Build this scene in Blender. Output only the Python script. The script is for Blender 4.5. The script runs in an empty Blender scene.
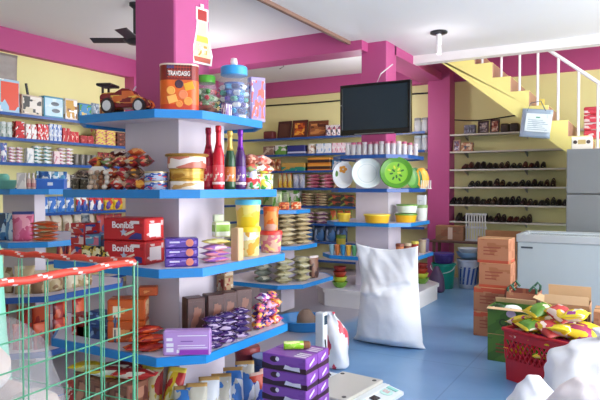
import bpy, bmesh, math, random
from math import sin, cos, pi, radians, sqrt
from mathutils import Vector, Matrix, noise
SC = bpy.context.scene
COL = SC.collection
R = random.Random(7)
F, CX, HY, H = 590.0, 300.0, 188.0, 1.45

# ------------------------------------------------------------------ geometry of the view: pixel column -> direction on the floor plan
def ray(px):
    t = (px - CX) / F
    return (-.5 + .866 * t, .866 + .5 * t)
def onX(px, X):
    u = ray(px); d = X / u[0]; return X, u[1] * d, d
def onY(px, Y):
    u = ray(px); d = Y / u[1]; return u[0] * d, Y, d
def onD(px, d):
    u = ray(px); return u[0] * d, u[1] * d, d

# ------------------------------------------------------------------ materials
def lin(h):
    if not isinstance(h, str): return tuple(h) + (1,)
    h = h.lstrip('#')
    v = [int(h[i:i + 2], 16) / 255 for i in (0, 2, 4)]
    return tuple(c / 12.92 if c <= .04045 else ((c + .055) / 1.055) ** 2.4 for c in v) + (1,)
MC = {}
def _new(key):
    m = bpy.data.materials.new('m%d' % len(MC)); m.use_nodes = True
    MC[key] = m
    nt = m.node_tree
    return m, nt, nt.nodes['Principled BSDF'], lambda t: nt.nodes.new(t), nt.links.new
def plain(c, rough=.5, var=.06, sc=8, metal=0, bump=0, coord='Object', coat=0):
    key = ('p', c, rough, var, sc, metal, bump, coord)
    if key in MC: return MC[key]
    m, nt, b, N, L = _new(key)
    tc = N('ShaderNodeTexCoord'); nz = N('ShaderNodeTexNoise'); nz.inputs['Scale'].default_value = sc
    nz.inputs['Detail'].default_value = 3
    L(tc.outputs[coord], nz.inputs['Vector'])
    mx = N('ShaderNodeMixRGB'); a = lin(c)
    mx.inputs[1].default_value = tuple(x * (1 - var) for x in a[:3]) + (1,)
    mx.inputs[2].default_value = tuple(min(1, x * (1 + var)) for x in a[:3]) + (1,)
    L(nz.outputs['Fac'], mx.inputs[0]); L(mx.outputs[0], b.inputs['Base Color'])
    b.inputs['Roughness'].default_value = rough; b.inputs['Metallic'].default_value = metal
    if bump:
        bp = N('ShaderNodeBump'); bp.inputs['Strength'].default_value = bump; bp.inputs['Distance'].default_value = .02
        L(nz.outputs['Fac'], bp.inputs['Height']); L(bp.outputs[0], b.inputs['Normal'])
    return m
def pr(base, *acc, sc=5, th=.55, bands=None, rough=.38, seed=0, ax=(1, 1, 1), metal=0, wrinkle=0):
    """printed packaging: base colour or bands up the pack, with printed patches of the accent colours"""
    key = ('r', base, acc, sc, th, tuple(bands or ()), rough, seed, ax, metal, wrinkle)
    if key in MC: return MC[key]
    m, nt, b, N, L = _new(key)
    tc = N('ShaderNodeTexCoord'); mp = N('ShaderNodeMapping')
    mp.inputs['Scale'].default_value = ax; mp.inputs['Location'].default_value = (seed * 1.37, seed * .71, seed * 2.3)
    L(tc.outputs['Generated'], mp.inputs['Vector'])
    vo = N('ShaderNodeTexVoronoi'); vo.distance = 'CHEBYCHEV'; vo.inputs['Scale'].default_value = sc
    L(mp.outputs[0], vo.inputs['Vector'])
    sp = N('ShaderNodeSeparateColor'); L(vo.outputs['Color'], sp.inputs[0])
    if bands:
        sx = N('ShaderNodeSeparateXYZ'); L(tc.outputs['Generated'], sx.inputs[0])
        r0 = N('ShaderNodeValToRGB'); r0.color_ramp.interpolation = 'CONSTANT'
        e = r0.color_ramp.elements; e[0].position = 0; e[0].color = lin(base)
        for i, (p, c) in enumerate(bands):
            q = e[1] if i == 0 else e.new(p)
            q.position = p; q.color = lin(c)
        L(sx.outputs['Z'], r0.inputs[0]); src = r0.outputs[0]
    else:
        rg = N('ShaderNodeRGB'); rg.outputs[0].default_value = lin(base); src = rg.outputs[0]
    if acc:
        r1 = N('ShaderNodeValToRGB'); r1.color_ramp.interpolation = 'CONSTANT'
        e = r1.color_ramp.elements
        e[0].position = 0; e[0].color = lin(acc[0])
        for i, c in enumerate(acc[1:], 1):
            q = e[1] if i == 1 else e.new(.5)
            q.position = th + (1 - th) * i / len(acc); q.color = lin(c)
        if len(acc) == 1: e[1].color = lin(acc[0])
        L(sp.outputs[0], r1.inputs[0])
        gt = N('ShaderNodeMath'); gt.operation = 'GREATER_THAN'; gt.inputs[1].default_value = th
        L(sp.outputs[0], gt.inputs[0])
        mx = N('ShaderNodeMixRGB'); L(gt.outputs[0], mx.inputs[0]); L(src, mx.inputs[1]); L(r1.outputs[0], mx.inputs[2])
        src = mx.outputs[0]
    L(src, b.inputs['Base Color'])
    b.inputs['Roughness'].default_value = rough; b.inputs['Metallic'].default_value = metal
    if wrinkle:
        nz = N('ShaderNodeTexNoise'); nz.inputs['Scale'].default_value = 9; L(tc.outputs['Generated'], nz.inputs['Vector'])
        bp = N('ShaderNodeBump'); bp.inputs['Strength'].default_value = wrinkle; bp.inputs['Distance'].default_value = .02
        L(nz.outputs['Fac'], bp.inputs['Height']); L(bp.outputs[0], b.inputs['Normal'])
    return m
def film(c='#ffffff', clear=.7, rough=.12):
    key = ('f', c, clear, rough)
    if key in MC: return MC[key]
    m, nt, b, N, L = _new(key)
    b.inputs['Base Color'].default_value = lin(c); b.inputs['Roughness'].default_value = rough
    nz = N('ShaderNodeTexNoise'); nz.inputs['Scale'].default_value = 14
    bp = N('ShaderNodeBump'); bp.inputs['Strength'].default_value = .3; bp.inputs['Distance'].default_value = .01
    L(nz.outputs['Fac'], bp.inputs['Height']); L(bp.outputs[0], b.inputs['Normal'])
    tr = N('ShaderNodeBsdfTransparent'); mx = N('ShaderNodeMixShader'); mx.inputs[0].default_value = clear
    L(b.outputs[0], mx.inputs[1]); L(tr.outputs[0], mx.inputs[2]); L(mx.outputs[0], nt.nodes['Material Output'].inputs[0])
    return m

# ------------------------------------------------------------------ mesh builder
class MB:
    def __init__(s): s.v = []; s.f = []; s.m = []; s.mats = []
    def mi(s, m):
        if m not in s.mats: s.mats.append(m)
        return s.mats.index(m)
    def add(s, vs, fs, m):
        n = len(s.v); k = s.mi(m); s.v += [tuple(v) for v in vs]
        for f in fs: s.f.append([i + n for i in f]); s.m.append(k)
        return s
    def box(s, x0, x1, y0, y1, z0, z1, m, bev=0, M=None, seg=1):
        if bev > 0:
            bm = bmesh.new(); bmesh.ops.create_cube(bm, size=1)
            for v in bm.verts: v.co = Vector(((x0 + x1) / 2 + v.co.x * (x1 - x0), (y0 + y1) / 2 + v.co.y * (y1 - y0), (z0 + z1) / 2 + v.co.z * (z1 - z0)))
            bmesh.ops.bevel(bm, geom=list(bm.edges), offset=bev, segments=seg, affect='EDGES', profile=.6)
            bm.verts.index_update()
            vs = [v.co.copy() for v in bm.verts]; fs = [[v.index for v in f.verts] for f in bm.faces]; bm.free()
        else:
            vs = [Vector((x, y, z)) for z in (z0, z1) for y in (y0, y1) for x in (x0, x1)]
            fs = [(0, 2, 3, 1), (4, 5, 7, 6), (0, 1, 5, 4), (2, 6, 7, 3), (0, 4, 6, 2), (1, 3, 7, 5)]
        if M: vs = [M @ v for v in vs]
        return s.add(vs, fs, m)
    def lathe(s, prof, m, n=20, c=(0, 0, 0), M=None, sx=1, sy=1):
        """profile [(r,z)...], optional material per ring section as third item"""
        vs = []
        for p in prof:
            for i in range(n):
                a = 2 * pi * i / n
                v = Vector((c[0] + p[0] * cos(a) * sx, c[1] + p[0] * sin(a) * sy, c[2] + p[1]))
                vs.append(M @ v if M else v)
        off = len(s.v); s.v += [tuple(v) for v in vs]
        for j in range(len(prof) - 1):
            k = s.mi(prof[j][2] if len(prof[j]) > 2 else m)
            for i in range(n):
                a, b2 = j * n + i, j * n + (i + 1) % n
                s.f.append([off + a, off + b2, off + b2 + n, off + a + n]); s.m.append(k)
        for ring, p in ((0, prof[0]), (len(prof) - 1, prof[-1])):
            if p[0] > 1e-5:
                q = [off + ring * n + i for i in range(n)]
                s.f.append(q[::-1] if ring == 0 else q); s.m.append(s.mi(p[2] if len(p) > 2 else m))
        return s
    def tube(s, pts, r, m, n=8, closed=False):
        pts = [Vector(p) for p in pts]; rings = []
        for i, p in enumerate(pts):
            a = pts[i - 1] if i or closed else p; b = pts[(i + 1) % len(pts)] if i < len(pts) - 1 or closed else p
            t = (b - a).normalized(); up = Vector((0, 0, 1)) if abs(t.z) < .9 else Vector((1, 0, 0))
            x = t.cross(up).normalized(); y = t.cross(x)
            rings.append([p + (x * cos(2 * pi * k / n) + y * sin(2 * pi * k / n)) * r for k in range(n)])
        vs = [v for q in rings for v in q]; fs = []
        for j in range(len(rings) - (0 if closed else 1)):
            for k in range(n):
                a, b = j * n + k, j * n + (k + 1) % n; o = ((j + 1) % len(rings)) * n
                fs.append((a, b, o + (k + 1) % n, o + k))
        if not closed: fs += [list(range(n))[::-1], [(len(rings) - 1) * n + k for k in range(n)]]
        return s.add(vs, fs, m)
    def prism(s, poly, z0, z1, m, axis='z', mt=None):
        n = len(poly)
        f = {'z': lambda a, b, c: (a, b, c), 'y': lambda a, b, c: (a, c, b), 'x': lambda a, b, c: (c, a, b)}[axis]
        vs = [f(p[0], p[1], z0) for p in poly] + [f(p[0], p[1], z1) for p in poly]
        s.add(vs, [[i, (i + 1) % n, n + (i + 1) % n, n + i] for i in range(n)] + [list(range(n))[::-1]], m)
        return s.add(vs[n:], [list(range(n))], mt or m)
    def build(s, name, parent=None, smooth=False, angle=None, loc=None, rot=None):
        me = bpy.data.meshes.new(name); me.from_pydata(s.v, [], s.f)
        for m in s.mats: me.materials.append(m)
        for p, k in zip(me.polygons, s.m): p.material_index = k
        bm = bmesh.new(); bm.from_mesh(me); bmesh.ops.remove_doubles(bm, verts=bm.verts, dist=1e-6)
        bmesh.ops.recalc_face_normals(bm, faces=bm.faces); bm.to_mesh(me); bm.free()
        if smooth: me.shade_smooth()
        if angle: me.shade_smooth(); me.set_sharp_from_angle(angle=radians(angle))
        o = bpy.data.objects.new(name, me); COL.objects.link(o)
        if parent: o.parent = parent
        if loc: o.location = loc
        if rot: o.rotation_euler = rot
        return o
def tag(o, label, cat, group=None, kind=None):
    o['label'] = label; o['category'] = cat
    if group: o['group'] = group
    if kind: o['kind'] = kind
    return o
def struct(o): o['kind'] = 'structure'; return o
def empty(name, loc=(0, 0, 0), rz=0):
    o = bpy.data.objects.new(name, None); COL.objects.link(o); o.location = loc; o.rotation_euler = (0, 0, rz)
    o.empty_display_size = .05; return o
def dup(o, parent=None):
    c = o.copy(); COL.objects.link(c)
    if parent: c.parent = parent
    for ch in list(o.children): dup(ch, c)
    return c
def words(txt, size, m, parent, loc, rot=(pi / 2, 0, 0), ext=.0008, sx=1, name='lettering'):
    cu = bpy.data.curves.new('t', 'FONT'); cu.body = txt; cu.size = size; cu.align_x = 'CENTER'; cu.align_y = 'CENTER'
    cu.extrude = ext; cu.offset = size * .02
    t = bpy.data.objects.new('t', cu); me = bpy.data.meshes.new_from_object(t)
    bpy.data.objects.remove(t); bpy.data.curves.remove(cu)
    me.materials.clear(); me.materials.append(m)
    for p in me.polygons: p.material_index = 0
    o = bpy.data.objects.new(name, me); COL.objects.link(o); o.parent = parent; o.location = loc; o.rotation_euler = rot; o.scale = (sx, 1, 1)
    return o
ORD = ['first', 'second', 'third', 'fourth', 'fifth', 'sixth', 'seventh', 'eighth', 'ninth', 'tenth', 'eleventh', 'twelfth', '13th', '14th', '15th', '16th']
NUM = ['zero', 'one', 'two', 'three', 'four', 'five', 'six', 'seven', 'eight', 'nine', 'ten', 'eleven', 'twelve', '13', '14', '15', '16']
def nth(i, n):
    if n == 1: return ''
    if n == 2: return ', left one' if i == 0 else ', right one'
    if i == 0: return ', leftmost'
    if i == n - 1: return ', rightmost'
    return ', %s from left' % ORD[i]
def lev(i, n):
    if n == 1: return ''
    if i == n - 1: return ', stack top'
    if i == 0: return ', stack bottom'
    return ', %s up' % ORD[i]

# ------------------------------------------------------------------ product shapes (front faces -Y, base at z=0)
def carton(name, w, d, h, mats, lid=False):
    b = MB(); e = min(.006, w * .04, h * .06)
    b.box(-w / 2, w / 2, -d / 2, d / 2, 0, h, mats[0], e)
    p = mats[1] if len(mats) > 1 else mats[0]; q = mats[2] if len(mats) > 2 else p
    t = .0012
    b.box(-w * .45, w * .45, -d / 2 - t, -d / 2 + t, h * .08, h * .92, p, 0)
    b.box(w / 2 - t, w / 2 + t, -d * .42, d * .42, h * .12, h * .88, q, 0)
    b.box(-w / 2 - t, -w / 2 + t, -d * .42, d * .42, h * .12, h * .88, q, 0)
    b.box(-w * .46, w * .46, -.0015, .0015, h - t, h + t, q, 0)          # flap seam along the top
    return b.build(name)
def shell(w, h, f, m, m2, seed=0, nu=9, nv=11, tilt=0, crinkle=.004, crimp=(0, .93)):
    """an inflated packet: f(u,v) half thickness, standing in the XZ plane"""
    b = MB(); vs = []; rr = random.Random(seed)
    for side in (-1, 1):
        for j in range(nv):
            for i in range(nu):
                u = -1 + 2 * i / (nu - 1); v = j / (nv - 1)
                y = f(u, v) * side
                if 0 < i < nu - 1 and 0 < j < nv - 1: y += side * crinkle * rr.uniform(-1, 1)
                pull = 1 - .05 * (f(0, v) / max(f(0, .4), 1e-4)) * (abs(u) ** 3)
                vs.append((u * w / 2 * pull, y, v * h))
    k = nu * nv
    for j in range(nv - 1):
        v = (j + .5) / (nv - 1); mm = m2 if v > crimp[1] or v < crimp[0] else m
        fs = []
        for i in range(nu - 1):
            a = j * nu + i
            fs += [(a, a + 1, a + 1 + nu, a + nu), (k + a + 1, k + a, k + a + nu, k + a + 1 + nu)]
        a, c = j * nu, j * nu + nu - 1
        fs += [(a, a + nu, k + a + nu, k + a), (c + nu, c, k + c, k + c + nu)]
        for q in fs: b.f.append(list(q)); b.m.append(b.mi(mm))
    b.v = vs
    for i in range(nu - 1):
        b.f.append([i + 1, i, k + i, k + i + 1]); b.m.append(b.mi(m))
        t = (nv - 1) * nu + i; b.f.append([t, t + 1, k + t + 1, k + t]); b.m.append(b.mi(m2))
    return b
SEED = [0]
def pouch(name, w, d, h, mats):
    SEED[0] += 1
    f = lambda u, v: max(.0015, d / 2 * (1 - abs(u) ** 3) * (min(1, (.55 + 2.2 * v)) if v < .25 else max(0, cos((v - .25) / .68 * pi / 2)) ** .75 if v < .93 else 0))
    return shell(w, h, f, mats[0], mats[-1], SEED[0], crinkle=min(.006, d * .05)).build(name, smooth=True)
def pillow(name, w, d, h, mats):
    """a packet lying flat: w long, d deep, h thick"""
    SEED[0] += 1
    f = lambda u, v: max(.0012, h / 2 * (1 - abs(u) ** 4) * (sin(pi * (v - .06) / .88) ** .5 if .06 < v < .94 else 0))
    b = shell(d, w, f, mats[0], mats[-1], SEED[0], crinkle=min(.004, h * .06), crimp=(.08, .92))
    b.v = [(z - w / 2, x, y + h / 2) for x, y, z in b.v]
    return b.build(name, smooth=True)
def tin(name, w, d, h, mats, n=28):
    r = w / 2; root = empty(name); b = MB(); e = r * .03
    b.lathe([(r * .96, 0), (r, .003), (r, h * .8), (r * .97, h * .82)], mats[0], n).build('body', root, angle=40)
    b = MB(); g = mats[-1]
    b.lathe([(r * 1.0, h * .8), (r * 1.03, h * .81), (r * 1.03, h * .97), (r * .98, h), (r * .9, h), (r * .88, h - .004), (0, h - .004)], g, n).build('lid', root, angle=40)
    return root
def jar(name, w, d, h, mats, n=24):
    """clear jar: body film, contents, lid"""
    r = w / 2; root = empty(name)
    MB().lathe([(r * .9, 0), (r, h * .05), (r, h * .74), (r * .86, h * .82), (r * .86, h * .86)], mats[0], n).build('body', root, smooth=True)
    MB().lathe([(r * .85, h * .012), (r * .94, h * .06), (r * .94, h * .68), (r * .7, h * .74), (0, h * .75)], mats[1], n).build('contents', root, smooth=True)
    MB().lathe([(r * .93, h * .83), (r * .96, h * .84), (r * .96, h * .97), (r * .9, h), (0, h)], mats[2], n).build('lid', root, angle=40)
    return root
def bottle(name, w, d, h, mats, n=20):
    r = w / 2; root = empty(name)
    MB().lathe([(r * .7, 0), (r * .95, .004), (r, .02), (r, h * .5), (r * .93, h * .56), (r * .62, h * .66), (r * .42, h * .74), (r * .38, h * .76)], mats[0], n).build('body', root, smooth=True)
    MB().lathe([(r * .64, h * .66), (r * .45, h * .74), (r * .42, h * .86), (r * .44, h * .9), (r * .5, h * .905), (r * .52, h * .98), (r * .44, h), (0, h)], mats[1], n).build('foil', root, smooth=True)
    MB().lathe([(r * 1.01, h * .14), (r * 1.015, h * .145), (r * 1.015, h * .38), (r * 1.01, h * .385)], mats[2], n).build('label_band', root, smooth=True)
    return root
def tub(name, w, d, h, mats, n=24):
    r = w / 2; root = empty(name)
    MB().lathe([(r * .78, 0), (r * .84, h * .03), (r * .95, h * .82)], mats[0], n).build('body', root, angle=50)
    MB().lathe([(r * .95, h * .81), (r, h * .82), (r, h * .95), (r * .93, h), (r * .86, h * .985), (0, h * .985)], mats[1], n).build('lid', root, angle=40)
    return root
def bowl(name, w, d, h, mats, n=24):
    r = w / 2; b = MB(); p = [(r * .5, 0), (r * .55, h * .05), (r * .82, h * .4), (r * .97, h * .92), (r, h), (r * .95, h * .97), (r * .78, h * .4), (r * .5, h * .1), (0, h * .09)]
    return b.lathe(p, mats[0], n).build(name, smooth=True)
def plate_std(name, w, d, h, mats, n=32):
    """round plate or tray standing on its rim and leaning back; h is its diameter"""
    r = h / 2; b = MB(); M = Matrix.Translation((0, d * .3, r * .985)) @ Matrix.Rotation(radians(-78), 4, 'X') @ Matrix.Rotation(pi, 4, 'X')
    M = Matrix.Translation((0, 0, r)) @ Matrix.Rotation(radians(80), 4, 'X')
    p = [(0, .004), (r * .55, .004, mats[1]), (r * .7, .006), (r * .93, .022), (r, .026), (r, .02), (r * .7, -.002), (0, -.004)]
    p[0] = (0, .004, mats[1])
    o = b.lathe(p, mats[0], n, M=M, sx=w / h).build(name, smooth=True)
    return o
def frame(name, w, d, h, mats):
    root = empty(name); L = Matrix.Rotation(radians(-10), 4, 'X'); t = min(w, h) * .16
    b = MB()
    for x0, x1, z0, z1 in ((-w / 2, w / 2, 0, t), (-w / 2, w / 2, h - t, h), (-w / 2, -w / 2 + t, t, h - t), (w / 2 - t, w / 2, t, h - t)):
        b.box(x0, x1, -.012, .012, z0, z1, mats[0], .003, M=L)
    b.build('frame', root)
    b = MB(); b.box(-w / 2 + t * .8, w / 2 - t * .8, .0, .006, t * .8, h - t * .8, mats[1], 0, M=L)
    if len(mats) > 2: b.lathe([(h * .22, -.006), (h * .22, -.001), (0, -.001)], mats[2], 20, M=L @ Matrix.Translation((0, 0, h / 2)) @ Matrix.Rotation(pi / 2, 4, 'X'), sx=.8)
    b.build('picture', root)
    return root
def slab(name, w, d, h, mats):      # soap or folded goods, soft edges
    return MB().box(-w / 2, w / 2, -d / 2, d / 2, 0, h, mats[0], min(w, d, h) * .22, seg=2).build(name, angle=60)
KIND = dict(carton=carton, pouch=pouch, pillow=pillow, tin=tin, jar=jar, bottle=bottle, tub=tub, bowl=bowl, plate=plate_std, frame=frame, slab=slab)
CAT = dict(carton='box', pouch='packet', pillow='packet', tin='tin', jar='jar', bottle='bottle', tub='tub', bowl='bowl', plate='plate', frame='picture frame', slab='packet')
def place(o, x, y, z, rz): o.location = (x, y, z); o.rotation_euler = (0, 0, rz); return o

# a run of goods along a straight wall shelf
def row(face, line, z, where, items):
    for it in items:
        px0, px1, hp, kind, name, noun, mats = it[:7]
        o_ = it[7] if len(it) > 7 else {}
        n = o_.get('n', 1); st = o_.get('st', 1); proto = None
        for i in range(n):
            a, b2 = px0 + (px1 - px0) * i / n, px0 + (px1 - px0) * (i + 1) / n
            hit = onX if face == 'X' else onY
            A, B = hit(a, line), hit(b2, line); d = (A[2] + B[2]) / 2
            w = (abs(A[1] - B[1]) if face == 'X' else abs(A[0] - B[0])) * o_.get('fill', .96)
            hh = hp * d / F / st
            dep = o_.get('dep', min(.22, max(.06, w * .7)))
            if kind in ('tin', 'jar', 'bottle', 'tub', 'bowl'): dep = w
            for k in range(st):
                if proto is None or o_.get('uniq'):
                    q = KIND[kind](name, w, dep, hh, mats)
                    if proto is None: proto = q
                else: q = dup(proto)
                j = R.uniform(-.04, .04) if not o_.get('flat') else 0
                inn = .03 + dep / 2 + o_.get('inn', 0)
                if face == 'X': place(q, line - inn, (A[1] + B[1]) / 2, z + k * hh, pi / 2 + j)
                else: place(q, (A[0] + B[0]) / 2, line + inn, z + k * hh, j)
                lab = noun + nth(i, n) + lev(k, st) + ', ' + where
                tag(q, lab, o_.get('cat', CAT[kind]), (noun + ' ' + where) if n * st > 1 else None)
# octagonal shelf units
def octo(cx, cy, a, c):
    return [(cx - a + c, cy - a), (cx + a - c, cy - a), (cx + a, cy - a + c), (cx + a, cy + a - c), (cx + a - c, cy + a), (cx - a + c, cy + a), (cx - a, cy + a - c), (cx - a, cy - a + c)]
def octhit(poly, px):
    u = ray(px); best = None
    for i in range(8):
        p, q = poly[i], poly[(i + 1) % 8]
        ex, ey = q[0] - p[0], q[1] - p[1]
        det = u[0] * -ey + ex * u[1]
        if abs(det) < 1e-9: continue
        d = (p[0] * -ey + ex * p[1]) / det; s = (u[0] * p[1] - u[1] * p[0]) / det
        if d > 0 and -1e-6 <= s <= 1 + 1e-6 and (best is None or d < best[0]): best = (d, math.atan2(ey, ex))
    if best is None:
        v = min(poly, key=lambda v: abs(CX + F * (.866 * v[0] + .5 * v[1]) / (-.5 * v[0] + .866 * v[1]) - px))
        d = -.5 * v[0] + .866 * v[1]; return v[0], v[1], d, 0
    d = best[0]; return u[0] * d, u[1] * d, d, best[1]
UN = {}
def put(unit, tier, px, wp, hp, kind, name, label, mats, dep=None, rot=None, ins=.1, base=0, cat=None, group=None, wm=None, hm=None):
    cx, cy, zs, hs, c = UN[unit]
    poly = octo(cx, cy, hs[tier] - ins, c[tier] * .6)
    x, y, d, ang = octhit(poly, px)
    w = wm or wp * d / F * (.9 if kind == 'carton' else 1); hh = hm or hp * d / F
    dep = dep or min(w * .8, .15)
    q = KIND[kind](name, w, dep, hh, mats)
    place(q, x, y, zs[tier] + base, ang if rot is None else radians(rot))
    tag(q, label, cat or CAT[kind], group)
    return q, hh, (x, y, d)
# ------------------------------------------------------------------ palette
MAG = plain('#b64c84', .55, .04, 3); YEL = plain('#e9e3a4', .6, .05, 2); YEL2 = plain('#efe28a', .55, .04, 3)
WHT = plain('#e9e6e4', .6, .03, 2); CEIL = plain('#ecebea', .8, .03, 1.2); LAV = plain('#d9d2de', .45, .04, 4)
LAVD = plain('#c9c1cc', .5, .05, 4)
BLUE = plain('#1c84cc', .3, .05, 6); NAVY = plain('#23549c', .35, .06, 6); BOARD = plain('#d6d0dc', .4, .04, 5)
BROWN = plain('#8a6a5c', .6, .1, 6); BLACK = plain('#15161a', .35, .1); STEEL = plain('#9a9c9c', .3, .05, 5, metal=.7)
CARD = plain('#c08d62', .75, .07, 14); CARD2 = plain('#d8b48a', .75, .06, 12); GREYW = plain('#e2e4ea', .35, .02)
def floor_mat():
    m, nt, b, N, L = _new('floor')
    tc = N('ShaderNodeTexCoord'); sx = N('ShaderNodeSeparateXYZ'); L(tc.outputs['Object'], sx.inputs[0])
    nz = N('ShaderNodeTexNoise'); nz.inputs['Scale'].default_value = 1.6; nz.inputs['Detail'].default_value = 6; L(tc.outputs['Object'], nz.inputs['Vector'])
    r = N('ShaderNodeValToRGB'); e = r.color_ramp.elements
    e[0].position = .3; e[0].color = lin('#5f8cba'); e[1].position = .75; e[1].color = lin('#7fa8d0'); L(nz.outputs['Fac'], r.inputs[0])
    # tiles joints
    bk = N('ShaderNodeTexBrick'); bk.inputs['Scale'].default_value = 1; bk.inputs['Mortar Size'].default_value = .006
    bk.inputs['Brick Width'].default_value = 1.2; bk.inputs['Row Height'].default_value = 1.2; bk.offset = 0
    bk.inputs['Color1'].default_value = bk.inputs['Color2'].default_value = (1, 1, 1, 1); bk.inputs['Mortar'].default_value = (.72, .76, .82, 1)
    L(tc.outputs['Object'], bk.inputs['Vector'])
    mu = N('ShaderNodeMixRGB'); mu.blend_type = 'MULTIPLY'; mu.inputs[0].default_value = 1; L(r.outputs[0], mu.inputs[1]); L(bk.outputs[0], mu.inputs[2])
    # grey floor colour in the aisle behind the first pillar
    ad = N('ShaderNodeMath'); ad.operation = 'MULTIPLY_ADD'; ad.inputs[1].default_value = .5; L(nz.outputs['Fac'], ad.inputs[0]); L(sx.outputs['X'], ad.inputs[2])
    lt = N('ShaderNodeMapRange'); lt.inputs['From Min'].default_value = -2.42; lt.inputs['From Max'].default_value = -2.6; L(ad.outputs[0], lt.inputs['Value'])
    mx = N('ShaderNodeMixRGB'); mx.inputs[2].default_value = lin('#a9a4ae'); L(lt.outputs[0], mx.inputs[0]); L(mu.outputs[0], mx.inputs[1])
    L(mx.outputs[0], b.inputs['Base Color']); b.inputs['Roughness'].default_value = .32
    return m
FLOOR = floor_mat()

# ------------------------------------------------------------------ the room
WX, BY, ZC, ZR = -6.95, 9.55, 3.44, 3.28
def sbox(name, x0, x1, y0, y1, z0, z1, m, bev=0):
    return struct(MB().box(x0, x1, y0, y1, z0, z1, m, bev).build(name))
sbox('floor', WX - .2, 3.2, -2.2, BY + .2, -.1, 0, FLOOR)
sbox('wall_left', WX - .2, WX, -2.2, BY + .2, 0, ZC + .1, YEL)
sbox('wall_back', WX - .2, 3.2, BY, BY + .2, 0, 5.4, YEL)
sbox('wall_front', WX - .2, 2.0, -2.3, -2.1, 0, ZC + .1, WHT)
sbox('wall_side', 3.0, 3.2, -2.1, 1.6, 0, ZR, WHT)
sbox('wall_right', 2.6, 2.8, 7.6, BY, 0, 5.4, YEL)
sbox('ceiling_left', WX - .2, -3.15, -2.3, BY + .2, ZC, ZC + .15, CEIL)
sbox('ceiling_right', -3.15, 3.2, -2.3, 8.0, ZR, ZR + .25, CEIL)
sbox('ceiling_upper', -3.15, 3.2, 7.9, BY + .2, 5.0, 5.2, CEIL)
sbox('wall_landing', -3.25, -3.15, 7.9, BY, ZC + .15, 5.0, MAG)
sbox('wall_upper', -3.15, 3.2, 7.9, 8.0, ZR + .25, 5.0, WHT)
sbox('trim_slab_edge', -3.15, 3.2, 8.0, 8.05, 3.17, ZR + .25, WHT)
sbox('trim_slab_lip', -3.12, 3.2, 7.9, 8.0, 3.17, ZR, WHT)
sbox('trim_brown_strip', -3.19, -3.15, -2.0, 8.0, ZR - .04, ZC, BROWN)
sbox('beam_left', WX, WX + .12, -2.1, BY, 3.16, ZC, MAG)
sbox('beam_back', WX + .12, -3.15, BY - .12, BY, 3.16, ZC, MAG)
sbox('beam_back_stair', -3.15, 3.2, BY - .06, BY, 3.16, 5.0, MAG)
sbox('beam_cross', WX + .12, -3.0, 6.72, 7.05, 3.16, ZC, MAG)
sbox('beam_aisle', -3.12, -2.75, 7.2, BY - .12, 3.16, ZR, MAG)
sbox('pier_left', WX, WX + .2, 6.6, 7.1, 0, 3.16, MAG)
sbox('pier_back', -2.97, -2.62, BY - .3, BY, 0, 3.3, MAG)
def pillar(name, cx, cy, w, top): sbox(name, cx - w / 2, cx + w / 2, cy - w / 2, cy + w / 2, 0, top, MAG, .008)
P1 = (-2.44, 2.70); P2 = (-2.92, 7.08)
sbox('ground_outside', 3.2, 40, -40, 40, -.16, -.1, plain('#d4d0c6', .9, .08, .5))
sbox('pavement_front', -40, 3.2, -40, -2.3, -.16, -.1, plain('#d4d0c6', .9, .08, .5))
pillar('pillar_front', *P1, .31, ZC); pillar('pillar_rear', *P2, .34, ZC)

# ------------------------------------------------------------------ octagonal shelf units round the pillars
def shelf_unit(key, name, label, cx, cy, zs, hs, cut, core, ztop, cols, corem=LAV, z0=0):
    cuts = cut if isinstance(cut, list) else [cut] * len(zs)
    UN[key] = (cx, cy, zs, hs, cuts)
    root = empty(name, (cx, cy, 0)); tag(root, label, 'shelf unit')
    if core:
        k, ky, dy = core
        b = MB()   # four cladding boards round the pillar
        t = .018
        for x0, x1, y0, y1 in ((-k, k, -ky, -ky + t), (-k, k, ky - t, ky), (k - t, k, -ky + t, ky - t), (-k, -k + t, -ky + t, ky - t)):
            b.box(x0, x1, y0 + dy, y1 + dy, .02, ztop, corem, 0)
        b.build('core_panel', root)
    for i, (z, a) in enumerate(zip(zs, hs)):
        cut = cuts[i]
        P = octo(0, 0, a, cut); t = .022
        bd = MB().prism(octo(0, 0, a - .012, cut - .005), z - t, z, BOARD)
        if z < .3 and key == 'C': bd.prism(octo(0, 0, a - .02, cut - .008), 0, z - t, WHT)
        bd = bd.build('shelf_board', root)
        b = MB(); Q = octo(0, 0, a - .013, cut - .005)
        for j in range(8):
            p, q, p2, q2 = P[j], P[(j + 1) % 8], Q[j], Q[(j + 1) % 8]
            vs = [(p[0], p[1], z - .042), (q[0], q[1], z - .042), (q2[0], q2[1], z - .042), (p2[0], p2[1], z - .042)]
            vs += [(v[0], v[1], z + .002) for v in vs]
            b.add(vs, [(0, 1, 5, 4), (2, 3, 7, 6), (4, 5, 6, 7), (0, 3, 2, 1)], cols[i])
        b.build('edge_strip', bd)
    return root
shelf_unit('A', 'pillar_shelf_unit', 'large octagonal blue edged shelf unit wrapped round the front magenta pillar',
           -2.42, 2.68, [1.85, 1.44, 1.05, .62, .21], [.45, .5, .54, .56, .58], [.17, .14, .15, .17, .17], (.205, .205, .02), 1.84, [BLUE] * 5)
shelf_unit('C', 'pillar_shelf_unit', 'octagonal shelf unit round the rear magenta pillar, below the television',
           -2.92, 7.08, [1.85, 1.44, 1.03, .62, .21], [.5, .52, .56, .6, .66], .2, (.22, .22, 0), 1.84, [NAVY, NAVY, BLUE, BLUE, WHT])
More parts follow.
